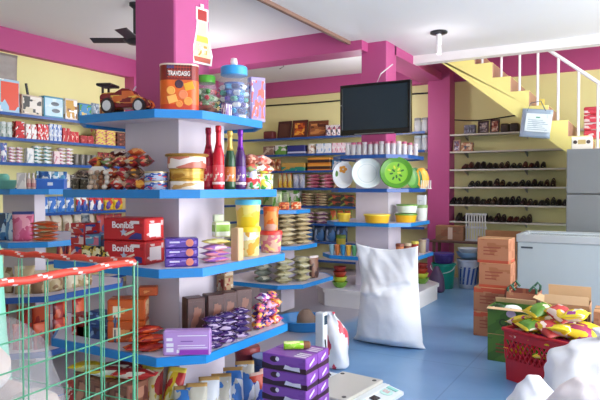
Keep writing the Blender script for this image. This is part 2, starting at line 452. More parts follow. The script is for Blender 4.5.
shelf_unit('B', 'corner_shelf_unit', 'octagonal shelf unit at left edge, behind the green wire bin',
           -4.5, 3.3, [1.44, 1.03, .62, .21], [.47, .52, .58, .62], .2, (.21, .05, -.16), 1.43, [BLUE, BLUE, NAVY, NAVY])
shelf_unit('D', 'grocery_shelf_unit', 'low tiered shelf unit with rice packets between the two pillars',
           -3.72, 5.9, [1.2, .8, .4], [.36, .42, .56], .2, (.15, .15, 0), 1.19, [BLUE, BLUE, BLUE], LAVD)

# ------------------------------------------------------------------ straight shelves on the walls
ZW = [2.36, 2.06, 1.76, 1.45, 1.13, .82, .5, .18]
LINE_L, LINE_B = -6.58, 9.18
WN = ['top', 'second', 'third', 'fourth', 'fifth', 'sixth', 'seventh', 'lowest']
for i, z in enumerate(ZW):
    o = MB().box(WX + .002, LINE_L - .01, 3.6, 9.15, z - .022, z, BOARD).build('wall_shelf')
    MB().box(LINE_L - .01, LINE_L, 3.6, 9.15, z - .035, z + .002, NAVY).build('edge_strip', o)
    tag(o, 'long blue edged shelf on the left wall, %s from the top' % WN[i] if 0 < i < 7 else '%s long blue edged shelf on the left wall' % WN[i], 'shelf')
    o = MB().box(LINE_L + .02, -3.0, LINE_B + .01, BY - .002, z - .022, z, BOARD).build('wall_shelf')
    MB().box(LINE_L + .02, -3.0, LINE_B, LINE_B + .01, z - .035, z + .002, NAVY).build('edge_strip', o)
    tag(o, 'blue edged shelf on the back wall, %s from the top' % WN[i] if 0 < i < 7 else '%s blue edged shelf on the back wall' % WN[i], 'shelf')
ZS = [2.29, 2.02, 1.74, 1.466, 1.19, .93]
for i, z in enumerate(ZS):
    o = MB().box(-2.61, -.35, BY - .3, BY - .002, z - .015, z, plain('#b9b5a6', .4, .04)).build('wall_shelf')
    MB().box(-2.61, -.35, BY - .31, BY - .3, z - .022, z + .002, plain('#cfcabf', .3, .03)).build('edge_strip', o)
    for x in (-2.4, -1.5, -.6): MB().prism([(BY - .002, z - .015), (BY - .25, z - .015), (BY - .002, z - .09)], x - .008, x + .008, STEEL, 'x').build('bracket', o)
    tag(o, 'narrow pale shelf under the stairs, %s' % ['topmost, holding picture boxes', 'second down, nearly empty', 'third down, upper row of shoes', 'fourth down, middle row of dark shoes', 'fifth down, lower row of dark shoes', 'lowest, behind the cartons'][i], 'shelf')

# ------------------------------------------------------------------ staircase and railing
st = empty('staircase', (-1.0, 8.05, 0)); tag(st, 'yellow concrete staircase with white tubular railing, rising leftwards above the shoe shelves', 'staircase')
NX, RUN, RISE = -2.40, .2305, .203
ztr = lambda i: 3.11 - RISE * i                      # tread i between xs[i+2] and xs[i+3]
poly = []
for i in range(-1, 15):
    x0 = -1.945 + RUN * i
    poly += [(x0, ztr(i)), (x0 + RUN, ztr(i))]
bot = lambda x: 2.30 - .862 * (x + 1.39)
xe = poly[-1][0]; poly += [(xe, max(.02, bot(xe))), (-2.6, bot(-2.6)), (-2.6, ztr(-1))]
MB().prism([(x + 1.0, z) for x, z in poly], 0, 1.1, YEL2, 'y').build('flight', st)
b = MB()
for i in range(-1, 15):
    x0 = -1.945 + RUN * i
    b.box(x0 + RUN + 1.0, x0 + RUN + 1.004, .004, 1.09, ztr(i + 1), ztr(i) - .01, plain('#c79b86', .5, .05), 0)
b.build('riser_facing', st)
rl = st
RAIL = plain('#f3eef0', .35, .02)
rz = lambda x: 3.22 - .82 * (x + 1.05)
for px in (481.5, 500.5, 518.7, 536.8, 557.2, 577.6, 597.0):
    x, y, d = onY(px, 8.1); i = math.floor((x + 1.945) / RUN)
    MB().tube([(x + 1, .05, ztr(i) - .01), (x + 1, .05, rz(x))], .016, RAIL).build('baluster', rl)
for k in range(1, 9):
    x = -.43 + .24 * k; i = math.floor((x + 1.945) / RUN)
    MB().tube([(x + 1, .05, ztr(i) - .01), (x + 1, .05, rz(x))], .016, RAIL).build('baluster', rl)
MB().tube([(-1.2, .05, rz(-2.2)), (2.6, .05, rz(1.6))], .024, RAIL, 10).build('handrail', rl)

# ------------------------------------------------------------------ light fittings, fan, wires
x, y, d = onD(438, 6.95)
lb = empty('light_bulb', (x, y, ZR)); tag(lb, 'white compact fluorescent bulb hanging from the right ceiling', 'light bulb')
MB().lathe([(.09, -.025), (.1, -.02), (.1, 0), (0, 0)], BLACK, 20).build('ceiling_rose', lb, angle=40)
MB().lathe([(.026, -.1), (.03, -.09), (.03, -.03), (.02, -.025)], RAIL, 14).build('holder', lb, angle=40)
b = MB(); b.lathe([(.03, -.15), (.034, -.14), (.034, -.1), (.02, -.1)], RAIL, 14)
for k in range(4):
    a = k * pi / 2; q = a + pi / 4
    b.tube([(.02 * cos(a), .02 * sin(a), -.15), (.022 * cos(a), .022 * sin(a), -.25), (.02 * cos(q), .02 * sin(q), -.262), (.022 * cos(q + .6), .022 * sin(q + .6), -.25), (.02 * cos(q + .6), .02 * sin(q + .6), -.15)], .0085, RAIL, 6)
b.build('lamp_tube', lb, angle=50)
x, y, d = onD(136, 6.4)
fn = empty('ceiling_fan', (x, y, ZC)); tag(fn, 'dark ceiling fan under the left ceiling, partly behind the front pillar', 'fan')
DK = plain('#2b2a2c', .4, .1)
MB().lathe([(.02, -.36), (.02, -.06), (.06, -.03), (.06, 0), (0, 0)], DK, 16).build('down_rod', fn, angle=40)
MB().lathe([(0, -.45), (.07, -.44), (.12, -.41), (.12, -.37), (.07, -.35), (0, -.35)], DK, 24).build('motor', fn, angle=40)
for k, a in enumerate((-150, -62, 60)):
    M = Matrix.Rotation(radians(a), 4, 'Z') @ Matrix.Translation((0, 0, -.4)) @ Matrix.Rotation(radians(10), 4, 'X')
    MB().box(.1, .47, -.06, .065, -.004, .004, DK, .003, M=M).build('blade', fn)
def cable(name, pts, r, m, label): return tag(MB().tube(pts, r, m, 6).build(name, smooth=True), label, 'cable')
cable('wall_cable', [(WX + .03 + .4 * k, BY - .02, 3.02 + .008 * sin(k)) for k in range(11)], .014, BLACK, 'black cable running along the back wall under the magenta beam')
cable('wall_cable', [(-2.62 + .2 * k, BY - .02, 2.55 - .03 * sin(k * .8)) for k in range(8)], .01, BLACK, 'sagging black cable on the wall under the stairs')
x, y, d = onD(279, 5.6)
hc = [(x + .06 * sin(k * 1.7), y + .05 * cos(k * 1.1), ZC - .01 - .02 * k) for k in range(8)]
cable('hanging_wire', hc, .006, plain('#3c4a40', .5), 'short tangle of dark green wire hanging from the ceiling near the slab edge')
x, y, d = onD(281, 8.9)
cable('hanging_wire', [(x, y, ZC), (x + .01, y, ZC - .08), (x + .05, y, ZC - .17), (x - .02, y, ZC - .2)], .008, plain('#6a6a6a', .5), 'thin grey wire hanging from the ceiling in front of the back beam')

# ------------------------------------------------------------------ television on the rear pillar
x0, y0, d0 = onY(341, 6.42); x1, y1, d1 = onY(411, 6.42)
tv = empty('television', ((x0 + x1) / 2, 6.42, 2.075)); tag(tv, 'black flat screen television hung on the rear magenta pillar', 'television')
tw = x1 - x0; GL = plain('#10161c', .12, .02); CB = plain('#0d0d10', .18, .05)
b = MB()
th = .6; bz = .032
for q in ((-tw / 2, tw / 2, .0, bz + .03), (-tw / 2, tw / 2, th - bz, th), (-tw / 2, -tw / 2 + bz, bz + .03, th - bz), (tw / 2 - bz, tw / 2, bz + .03, th - bz)):
    b.box(q[0], q[1], -.03, .03, q[2], q[3], CB, .004)
b.box(-tw / 2 + .02, tw / 2 - .02, .0, .09, .03, th - .03, CB, .01)
b.build('housing', tv)
MB().box(-tw / 2 + bz, tw / 2 - bz, -.018, -.002, bz + .03, th - bz, plain('#22303a', .16, .04, 2)).build('screen', tv)
MB().box(-.25, .25, -.032, -.03, .006, .016, plain('#8b8f92', .3, metal=.6)).build('chrome_strip', tv)
MB().lathe([(.008, -.004), (.008, 0), (0, 0)], RAIL, 10, M=Matrix.Translation((-tw / 2 + .015, -.03, .36)) @ Matrix.Rotation(pi / 2, 4, 'X')).build('indicator', tv)
MB().box(-.12, .12, .09, .485, .2, .4, plain('#2a2a2a', .5), .004).build('wall_bracket', tv)
x, y, d = onD(356, 6.5)
MB().tube([(x - tv.location.x, .07, .58), (x - tv.location.x + .05, .1, .72), (x - tv.location.x + .12, .3, .86)], .008, plain('#c9c2c4', .5), 6).build('cord', tv)
# ------------------------------------------------------------------ goods on the left wall shelves
RED = '#c8202a'; WH = '#eef0ee'; BL = '#2f62b8'; SKY = '#8cc4e6'; TEAL = '#2a9c94'; PK = '#e88aa6'; ORG = '#e8722a'; YL = '#f0cc2c'; GR = '#4a9a3c'
DKB = '#4a2a26'; PUR = '#6a3a9c'; GOLD = '#c89a3c'; GREY = '#8e929a'; CRM = '#e8dfc4'; NVY = '#24346e'; LIM = '#a6cc3c'; MAR = '#7c1c2c'
CLR = film('#f4f6f8', .55)
def m2(a, *b, **k): return [pr(a, *b, **k)]
W1 = 'left wall top shelf'; W2 = 'left wall second shelf'; W3 = 'left wall third shelf'; W4 = 'left wall fourth shelf'; W5 = 'left wall fifth shelf'
row('X', LINE_L, ZW[0], W1, [
    (-16, 1, 30, 'carton', 'toy_box', 'pale blue boxed toy at the left frame edge', [pr(SKY, WH, RED, sc=4), pr(SKY, RED, WH, sc=3)], {'dep': .12}),
    (2, 22.5, 33, 'carton', 'toy_box', 'big pale blue toy box with red figure and dark round window', [pr('#a9d0e4', WH, sc=3), pr('#a9d4ec', '#e8604c', '#e8604c', '#3a5a86', sc=2.6, th=.45, seed=3)], {'dep': .12, 'flat': 1}),
    (24, 45, 20, 'carton', 'appliance_box', 'cream box printed with a dark kitchen tool', [plain('#cdbfae'), pr('#d9d2bc', '#e8e4da', '#4a4e4c', sc=3.2, th=.62, seed=5)], {'dep': .12, 'flat': 1}),
    (46, 66, 21, 'carton', 'appliance_box', 'pale blue box with two dark oval windows', [plain('#4c9aba'), pr('#bfe0ec', '#d6ecf2', sc=3, seed=2)], {'dep': .12, 'flat': 1}),
    (67.5, 80, 21, 'carton', 'appliance_box', 'white and gold box with brown picture', [plain('#d8d0c8'), pr(WH, GOLD, '#8a5a34', sc=3.4, th=.5, seed=4)], {'dep': .12}),
    (81, 94, 18, 'carton', 'toy_box', 'blue and green boxed toy nearest the toy car', [plain('#3c78a8'), pr('#4a90c0', GR, '#d8c070', sc=5, th=.5)], {'dep': .12}),
    (95.5, 104, 20, 'pouch', 'toy_packet', 'grey blue clear wrapped toy behind the toy car', [pr('#9aaab8', '#c8d2da', '#6a7c90', sc=6)], {}),
    (106, 126, 17, 'carton', 'toy_box', 'dull red boxed toy hidden behind the toy car', m2('#8c4038', '#b8864c', sc=4), {'dep': .1})])
for o in [o for o in COL.objects if o.get('label', '').startswith('pale blue box with two dark')]:
    bb = [v.co for v in o.data.vertices]; hh = max(v.z for v in bb); dd = min(v.y for v in bb); ww = max(v.x for v in bb)
    for k, (xx, zz) in enumerate(((.12, .66), (.2, .34))):
        MB().lathe([(ww * .42, 0), (ww * .4, .004), (0, .005)], plain('#4a5a66', .3), 20, M=Matrix.Translation((ww * xx, dd, hh * zz)) @ Matrix.Rotation(pi / 2, 4, 'X'), sx=1, sy=.42).build('printed_oval', o)
x, y, d = onX(30.5, -6.78)
tag(MB().tube([(x, y, ZW[0] + .001), (x, y - .01, ZW[0] + .2), (x, y - .05, ZW[0] + .42)], .016, BLACK).build('umbrella_handle', angle=40), 'black stick leaning behind the cream box on the top shelf', 'stick')
row('X', LINE_L, ZW[1], W2, [
    (-14, 16, 16, 'jar', 'cream_jar', 'small silver green jar', [pr('#c8d4d0', '#7ca090', '#e6e8e6', sc=6), pr('#b8c4be', sc=3), plain('#dfe6e8', .3)], {'n': 5}),
    (18, 27, 17, 'carton', 'soap_carton', 'red and white soap carton', m2(RED, WH, '#8c1c24', sc=5), {'st': 2}),
    (28, 39, 15, 'carton', 'soap_carton', 'white soap carton with red marks', m2(WH, RED, '#d8a8ac', sc=6, th=.6), {'n': 2}),
    (40, 51, 16, 'carton', 'soap_carton', 'bright red soap carton with white script', m2('#d4222c', WH, sc=6, th=.75, seed=2), {'n': 2}),
    (51.5, 64, 17, 'carton', 'toothpaste_carton', 'blue and white toothpaste carton', m2('#c8d4e4', BL, WH, sc=6, th=.5), {'n': 3}),
    (65, 73, 14, 'carton', 'tea_carton', 'red tea carton with pale label', m2('#c42c34', '#e8c0b4', '#9a2024', sc=5, th=.6), {'n': 2}),
    (73, 81, 11, 'carton', 'tea_carton', 'low red tea carton', m2('#cc2a34', '#f0c8b8', sc=4, th=.7), {'n': 2}),
    (83, 96, 8, 'carton', 'tea_carton', 'flat dark red carton', m2('#a8242c', '#d88070', sc=5, th=.7), {'n': 2}),
    (98, 118, 16, 'carton', 'biscuit_carton', 'yellow and pink biscuit carton', m2('#d8c25c', '#c85a70', '#e8e0a0', '#7a9a40', sc=5, th=.45), {'n': 2, 'st': 3}),
    (119, 128, 14, 'carton', 'biscuit_carton', 'dark brown biscuit carton', m2('#5a3028', '#a8604c', sc=4, th=.7), {'st': 3})])
row('X', LINE_L, ZW[2], W3, [
    (-12, 11, 20, 'pouch', 'detergent_sachet_bag', 'blue and purple sachet bag', m2('#5878b4', '#9c6cb0', WH, sc=5, th=.5), {'n': 3}),
    (11, 26, 16, 'pillow', 'napkin_packet', 'pink and white napkin packet', m2('#e8d0d8', '#d87a98', WH, sc=4, th=.5), {'st': 5, 'n': 2}),
    (29, 36, 15, 'carton', 'candle_carton', 'white candle carton', m2(WH, '#b8c8d0', sc=4), {}),
    (36, 55, 18, 'pillow', 'sanitary_packet', 'teal and white flat packet', m2('#dfeceb', '#3a9a98', WH, sc=4, th=.5), {'n': 2, 'st': 5}),
    (56, 62, 13, 'carton', 'candle_carton', 'pale pink candle carton', m2('#f0e0e0', '#d89aa8', sc=4), {}),
    (61, 76, 17, 'pillow', 'sanitary_packet', 'white and pink flat packet', m2('#f0e8ea', '#e0829c', WH, sc=4, th=.5), {'n': 2, 'st': 5}),
    (77, 100, 11, 'tin', 'steel_tin', 'dull grey steel tin', [plain('#77746f', .35, .1, metal=.5)], {'n': 4}),
    (101, 126, 14, 'pouch', 'snack_packet', 'dark red snack packet', m2('#8a2a30', '#c8864c', '#4a2a28', sc=5, th=.45), {'n': 4})])
row('X', LINE_L, ZW[3], W4, [
    (40, 66, 17, 'pouch', 'washing_powder_bag', 'teal washing powder bag', m2('#3c88a8', '#c8dce0', '#2a5a98', '#c8c070', sc=4, th=.4), {'n': 3}),
    (66, 72, 14, 'carton', 'white_carton', 'plain white carton', m2('#e4e0d8', '#c8b890', sc=4), {}),
    (73, 92, 13, 'carton', 'biscuit_tray', 'clear tray of dark biscuits', m2('#6a6a66', '#3c342e', '#a8a49c', sc=8, th=.35), {'n': 2, 'st': 2}),
    (93, 126, 18, 'pouch', 'snack_packet', 'brown snack packet', m2('#6c4034', '#b08058', sc=5, th=.55), {'n': 4})])
row('X', LINE_L, ZW[4], W5, [
    (43, 78, 16, 'pouch', 'detergent_bag', 'white and blue detergent bag', [pr('#dfe8f2', '#2a72c8', '#2a72c8', WH, sc=2.6, th=.55, bands=[(.0, '#5a96d4'), (.25, '#e4ecf4'), (.8, '#3f7fca')])], {'n': 4, 'uniq': 1}),
    (79, 91, 15, 'pouch', 'detergent_bag', 'red and blue detergent bag', [pr('#c42636', '#2d5cb0', WH, sc=2.4, th=.55, bands=[(0, '#2d4fa0'), (.4, '#c42636')])], {'n': 2, 'uniq': 1}),
    (92, 107, 15, 'pouch', 'detergent_bag', 'blue and red detergent bag with white swirl', [pr('#3a5cae', WH, '#c82a3a', sc=2.5, th=.5, bands=[(0, '#3a5cae'), (.7, '#c42636')])], {'n': 2, 'uniq': 1}),
    (108, 127, 13, 'pouch', 'soap_packet', 'yellow and purple soap packet', [pr('#e2c430', '#5a3a94', '#d84a30', sc=2.5, th=.5)], {'n': 2, 'uniq': 1})])
row('X', LINE_L, ZW[5], 'left wall sixth shelf', [
    (44, 100, 22, 'pouch', 'flour_bag', 'beige flour bag', m2('#b8a890', '#8a4a3a', '#d8ccb8', sc=3, th=.55), {'n': 5}),
    (100, 126, 18, 'pouch', 'snack_packet', 'dull blue snack packet', m2('#4a5a8c', '#b84a4a', sc=3, th=.55), {'n': 3})])
row('X', LINE_L, ZW[6], 'left wall seventh shelf', [
    (60, 126, 20, 'pouch', 'snack_packet', 'dark red snack packet', m2('#8c2a2e', '#c87a3c', '#3c2c4c', sc=3, th=.5), {'n': 7})])
x, y, d = onX(4, -6.77)
o = shell(.44, .34, lambda u, v: max(.002, .09 * (1 - abs(u) ** 3) * (1 - v) ** .5), plain('#a29c98', .6, .15, 9, bump=.4), plain('#8a8480', .6), 5, crinkle=.02).build('cloth_bundle', smooth=True)
place(o, x, y - .02, ZW[0] + .402, pi / 2); tag(o, 'grey crumpled bag lying on top of the big toy box', 'bag')

# ------------------------------------------------------------------ goods on the back wall shelves
B1 = 'back wall top shelf'; B2 = 'back wall second shelf'; B3 = 'back wall third shelf'; B4 = 'back wall fourth shelf'; B5 = 'back wall fifth shelf'
row('Y', LINE_B, ZW[0], B1, [
    (262, 272, 8, 'slab', 'folded_cloth', 'dark red folded parcel', [plain('#6c2a2c')], {}),
    (273, 287, 18, 'frame', 'framed_picture', 'dark framed picture with white oval', [plain('#4c241e', .4), plain('#5c342a'), plain('#d8d4cc')], {}),
    (287.5, 303, 18.5, 'frame', 'framed_picture', 'orange and gold framed picture', [plain('#5c2a1c', .4), pr('#c85c20', '#e8a43c', '#8c2c1c', sc=4, th=.4)], {}),
    (303.5, 324, 17, 'frame', 'framed_picture', 'wide brown framed picture', [plain('#6c3a22', .4), pr('#9a5c34', '#c8884c', '#5c2c20', sc=3, th=.4)], {}),
    (324, 339, 11, 'pouch', 'soft_toy_packet', 'white and pink wrapped toy', m2('#e8dfe0', '#c84a6c', '#4a4a5c', sc=5, th=.5), {'n': 3})])
row('Y', LINE_B, ZW[1], B2, [
    (262, 273, 9, 'carton', 'medicine_carton', 'brown carton', m2('#8a6a5c', '#c8b8a4', sc=3), {}),
    (274, 285, 10, 'carton', 'soap_carton', 'white and green soap carton', m2('#dcdcd4', '#5c9c3c', sc=3, th=.6, bands=[(0, '#6aa040'), (.4, '#dfe0da')]), {}),
    (286, 304, 9, 'carton', 'incense_carton', 'navy blue carton with pale stripe', m2('#26307c', bands=[(0, '#26307c'), (.12, '#c8cce0'), (.3, '#26307c')]), {}),
    (305, 313, 10, 'jar', 'cream_jar', 'white cream jar with picture label', [pr('#e6e2d8', '#b88a6c', sc=5), plain('#e0d8d0'), plain('#dcd8cc')], {}),
    (315, 330, 10, 'carton', 'soap_carton', 'white and pale blue soap carton', m2('#e4eaf0', '#8ab0d4', WH, sc=4, th=.5), {'n': 2}),
    (331, 345, 10, 'carton', 'soap_carton', 'pink and white soap carton', m2('#ecd4dc', '#d07088', WH, sc=4, th=.5), {'n': 3}),
    (346, 360, 10, 'carton', 'soap_carton', 'grey soap carton', m2('#b8b4b8', '#8c6c7c', sc=4, th=.5), {'n': 2})])
row('Y', LINE_B, ZW[2], B3, [
    (262, 279, 12, 'pouch', 'noodle_packet', 'orange noodle packet', m2('#c8783c', '#e8d8a8', '#8c3c28', sc=4, th=.45), {'n': 3}),
    (280, 304, 8, 'carton', 'incense_carton', 'teal and gold carton', m2('#2c8c74', '#c89c3c', bands=[(0, '#23907c'), (.5, '#c8a050')]), {'st': 1}),
    (306, 330, 13, 'carton', 'incense_carton', 'orange carton with dark lettering band', m2('#d8872c', bands=[(0, '#d8872c'), (.2, '#3c2420'), (.65, '#e09a3c')]), {'st': 2}),
    (331, 346, 11, 'carton', 'incense_carton', 'blue and grey carton', m2('#3c78a0', '#c8ccd0', sc=3, th=.5), {'n': 2})])
row('Y', LINE_B, ZW[3], B4, [
    (276, 290, 15, 'pouch', 'spice_packet', 'yellow and red spice packet', m2('#e0b82c', '#c43a2c', '#d8d0a0', sc=3, th=.5), {'n': 3}),
    (291, 303, 14, 'pouch', 'salt_packet', 'grey blue salt packet', m2('#a8b4cc', '#7c8cb4', '#d8dce4', sc=3, th=.5), {'n': 2}),
    (304, 332, 14, 'pillow', 'sanitary_packet', 'dusty pink packet with white label', m2('#b85c74', '#e8d4d4', '#d88a9c', sc=3, th=.5), {'n': 2, 'st': 4}),
    (333, 348, 12, 'carton', 'tea_carton', 'brown tea carton', m2('#8c5c44', '#d8b888', sc=3), {'n': 2, 'st': 2})])
row('Y', LINE_B, ZW[4], B5, [
    (262, 272, 14, 'carton', 'green_carton', 'pale green carton', m2('#a8b87c', '#5c8c3c', sc=3), {}),
    (274, 297, 15, 'carton', 'tea_carton', 'green and white tea carton', m2('#c8d8b0', '#5ca03c', WH, sc=3, th=.4), {'n': 2}),
    (299, 326, 13, 'pillow', 'rice_packet', 'cream packet with dark red end', m2('#d8c8a4', '#8c3040', '#b8a47c', sc=3, th=.55), {'n': 2, 'st': 5}),
    (327, 352, 12, 'carton', 'spice_carton', 'black and green carton', m2('#34342c', '#7c8c3c', '#a84c34', sc=3, th=.5), {'n': 2, 'st': 2})])
row('Y', LINE_B, ZW[5], 'back wall sixth shelf', [
    (300, 326, 12, 'pillow', 'rice_packet', 'dusty purple packet', m2('#7c4c74', '#c8a4b4', '#d8c8c0', sc=3, th=.5), {'n': 2, 'st': 3}),
    (328, 350, 14, 'pouch', 'spice_packet', 'yellow green spice packet', m2('#b8b43c', '#5c8c34', '#c8603c', sc=3, th=.5), {'n': 3})])
row('Y', LINE_B, ZW[6], 'back wall seventh shelf', [
    (300, 345, 20, 'pouch', 'flour_bag', 'blue and white flour bag', m2('#3c6ca0', '#9cb0c8', '#24405c', sc=3, th=.5), {'n': 4})])
# right end of the back wall, beside the magenta pier: clear jars stacked over each other
row('Y', LINE_B + .05, ZW[0], 'top shelf beside the back pier', [(412, 427, 14, 'jar', 'storage_jar', 'clear glass storage jar', [CLR, pr('#9aa0a4', '#5c6468', '#d0d4d6', sc=5), plain('#8a8c90', .3)], {'n': 2})])
row('Y', LINE_B + .05, ZW[1], 'second shelf beside the back pier', [(412, 427, 15, 'jar', 'storage_jar', 'clear plastic jar with pale lid', [CLR, pr('#b4b8ba', '#6c7074', '#6aa8c8', sc=5), plain('#b8c8d0', .3)], {'n': 2})])

# ------------------------------------------------------------------ shoes and boxes under the stairs
def shoe_proto(name, up, sole, style):
    root = empty(name); L = .25
    P = []
    for k in range(11):
        t = k / 10; x = -L / 2 + L * t
        wd = .034 + .012 * sin(pi * min(1, max(0, (t - .25) / .75))) - .02 * max(0, t - .9) * 10 * .8
        P.append((x, wd))
    out = [(x, wdd) for x, wdd in P] + [(x, -wdd) for x, wdd in P[::-1]]
    MB().prism(out, 0, .018, sole).build('sole', root)
    b = MB(); n = 10; rows = []
    for (x, wd) in P:
        t = (x + L / 2) / L
        hh = (.075 if t < .35 else .075 - .042 * (t - .35) / .5) if t < .85 else .033 - .02 * (t - .85) / .15
        rows.append([(x, wd * .97 * cos(pi * k / (n - 1)), .018 + hh * sin(pi * k / (n - 1)) ** .8) for k in range(n)])
    vs = [v for r in rows for v in r]; fs = []
    for j in range(10):
        if style and j in (3, 5): continue                  # open sandal straps
        for k in range(n - 1):
            if j < 4 and not style and k in (3, 4, 5): continue   # foot opening
            a = j * n + k; fs.append((a, a + 1, a + n + 1, a + n))
    b.add(vs, fs, up); o = b.build('upper', root, smooth=True)
    md = o.modifiers.new('thick', 'SOLIDIFY'); md.thickness = .004
    return root
SH = [shoe_proto('shoe', plain('#241c1a', .45, .2), plain('#141110', .6), 0), shoe_proto('sandal', plain('#3a221a', .5, .2), plain('#1d1512', .6), 1),
      shoe_proto('shoe', plain('#54221c', .5, .2), plain('#1a1210', .6), 0), shoe_proto('sandal', plain('#1f1d1e', .5, .2), plain('#101010', .6), 1)]
used = [0] * 4
def shoes(zi, pairs, where):
    n = len(pairs)
    for i, (px, k) in enumerate(pairs):
        x, y, d = onY(px, BY - .155)
        for s in (-1, 1):
            q = SH[k] if not used[k] else dup(SH[k]); used[k] = 1
            place(q, x + s * .044, y + R.uniform(-.01, .01), ZS[zi], -pi / 2 + R.uniform(-.05, .05)); q.scale = (.95, .86, R.uniform(.95, 1.5))
            col = ('black closed shoe', 'dark brown strappy sandal', 'reddish brown closed shoe', 'black strappy sandal')[k]
            tag(q, '%s, %s of the %s pair from left, %s' % (col, 'left' if s < 0 else 'right', ORD[i], where), 'shoe', 'shoes ' + where)
def spread(a, b, n, ks): return [(a + (b - a) * i / (n - 1), ks[i % len(ks)]) for i in range(n)]
shoes(2, spread(468, 540, 7, [2, 0, 0, 1, 3, 2, 0]), 'third shelf under stairs')
shoes(3, spread(474, 550, 7, [3, 0, 1, 0, 3, 0, 1]), 'fourth shelf under stairs')
shoes(4, spread(456, 562, 10, [3, 0, 0, 1, 0, 3, 1, 0, 3, 0]), 'fifth shelf under stairs')
shoes(5, spread(462, 526, 6, [0, 3, 0, 1, 2, 1]), 'lowest shelf under stairs')
S1 = 'topmost shelf under the stairs'
row('Y', BY - .31, ZS[0], S1, [
    (463, 474, 9, 'carton', 'shoe_box', 'grey and blue small box', m2('#6c6c7c', '#a8a8b4', '#4a3c48', sc=4, th=.5), {'n': 2, 'dep': .12}),
    (475.5, 487, 13, 'frame', 'picture_box', 'framed picture with grey view', [plain('#4c3c3c'), pr('#8c8488', '#5c4c54', '#c8b8b0', sc=4, th=.4)], {}),
    (488, 498, 14, 'frame', 'picture_box', 'framed picture with red figure', [plain('#3c2c2c'), pr('#a8705c', '#d8c0b0', '#7c2c2c', sc=4, th=.4)], {}),
    (499, 518, 9, 'slab', 'dark_parcel', 'dark brown parcel', [plain('#3c302c', .6, .1)], {'n': 2, 'dep': .14})])
row('Y', BY - .31, ZS[1], 'second shelf under the stairs', [
    (451, 459, 12, 'frame', 'picture_box', 'small leaning picture of blue jars', [plain('#b08a78'), pr('#6c6c8c', '#c8c0c8', '#8c4c4c', sc=4, th=.4)], {}),
    (460, 472, 9, 'carton', 'toy_box', 'small orange and grey box', m2('#b07858', '#e0c8a8', '#5c5c6c', sc=4, th=.4), {'dep': .1})])
# ------------------------------------------------------------------ goods on the octagonal unit round the front pillar
T1, T2, T3, T4, T5 = range(5)
# tier 1: the toy car
x, y, d, a = octhit(octo(-2.42, 2.68, .45 - .1, .1), 128)
car = empty('toy_car', (x, y, 1.85), radians(22)); tag(car, 'red and orange toy racing car with chrome wheels on the top tier', 'toy car'); car.scale = (1, 1, 1.18)
CR = pr('#7c1c1c', '#d86a2c', '#e8b44c', '#a83a24', sc=4, th=.38, rough=.2); CHR = plain('#dcdcdc', .25, .02, metal=.3); TYR = plain('#2c1c1c', .5)
b = MB()
prof = [(-.135, .035), (-.14, .085), (-.12, .098), (-.05, .1), (-.01, .118), (.03, .115), (.06, .085), (.13, .068), (.145, .04), (.13, .028), (-.12, .028)]
b.prism(prof, -.052, .052, CR, 'y'); o = b.build('car_body', car); md = o.modifiers.new('b', 'BEVEL'); md.width = .01; md.segments = 3
MB().prism([(-.005, .102), (.025, .1), (.05, .082), (-.02, .088)], -.05, .05, plain('#201818', .1), 'y').build('windscreen', car).location.z = .006
b = MB(); b.box(-.155, -.07, -.055, .055, .13, .142, TYR, .003); b.box(-.13, -.12, -.04, -.03, .08, .135, TYR); b.box(-.13, -.12, .03, .04, .08, .135, TYR); b.build('rear_wing', car)
for xx, r in ((-.085, .036), (.092, .034)):
    for s in (-1, 1):
        M = Matrix.Translation((xx, s * .058, r)) @ Matrix.Rotation(pi / 2, 4, 'X')
        wv = MB().lathe([(r * .6, -.016), (r * .95, -.016), (r, -.01), (r, .01), (r * .95, .016), (r * .6, .016)], TYR, 22, M=M).build('wheel', car, angle=40)
        b = MB(); b.lathe([(0, .013 * s), (r * .62, .0125 * s), (r * .66, .017 * s)], CHR, 20, M=M.copy() @ Matrix.Scale(-1, 4, (0, 0, 1)))
        for k in range(5): b.box(-.003, .003, 0, r * .6, -.0195 if s < 0 else .0145, -.0145 if s < 0 else .0195, CHR, 0, M=M @ Matrix.Scale(-1, 4, (0, 0, 1)) @ Matrix.Rotation(k * 2 * pi / 5, 4, 'Z'))
        b.build('wheel_rim', wv)
MB().tube([(.02, .03, .115), (.035, .035, .135)], .004, CHR, 6).build('exhaust', car)
# the biscuit tin
x, y, d, a = octhit(octo(-2.42, 2.68, .45 - .1, .1), 180)
tn = empty('biscuit_tin', (x, y, 1.85), radians(40)); tag(tn, 'tall orange biscuit tin printed with assorted biscuits, on the top tier', 'tin')
tw, tr, th2 = .1, .075, .242
def orect(w, dd, r, n=6):
    out = []
    for cx2, cy2, a0 in ((w - r, dd - r, 0), (-w + r, dd - r, 90), (-w + r, -dd + r, 180), (w - r, -dd + r, 270)):
        out += [(cx2 + r * cos(radians(a0 + 90 * k / n)), cy2 + r * sin(radians(a0 + 90 * k / n))) for k in range(n + 1)]
    return out
TO = pr('#cc3a14', bands=[(0, '#cc3a14'), (.12, '#e4641c'), (.66, '#8c1c14')], rough=.3)
b = MB(); b.prism(orect(tw, tr, .055), .004, th2 - .006, TO); b.build('body', tn, angle=50)
b = MB(); b.prism(orect(tw + .002, tr + .002, .056), th2 - .008, th2, plain('#e8d8c4', .3, metal=.3)); b.prism(orect(tw + .002, tr + .002, .056), 0, .005, plain('#c8c0b0', .3, metal=.3)); b.build('rim', tn, angle=50)
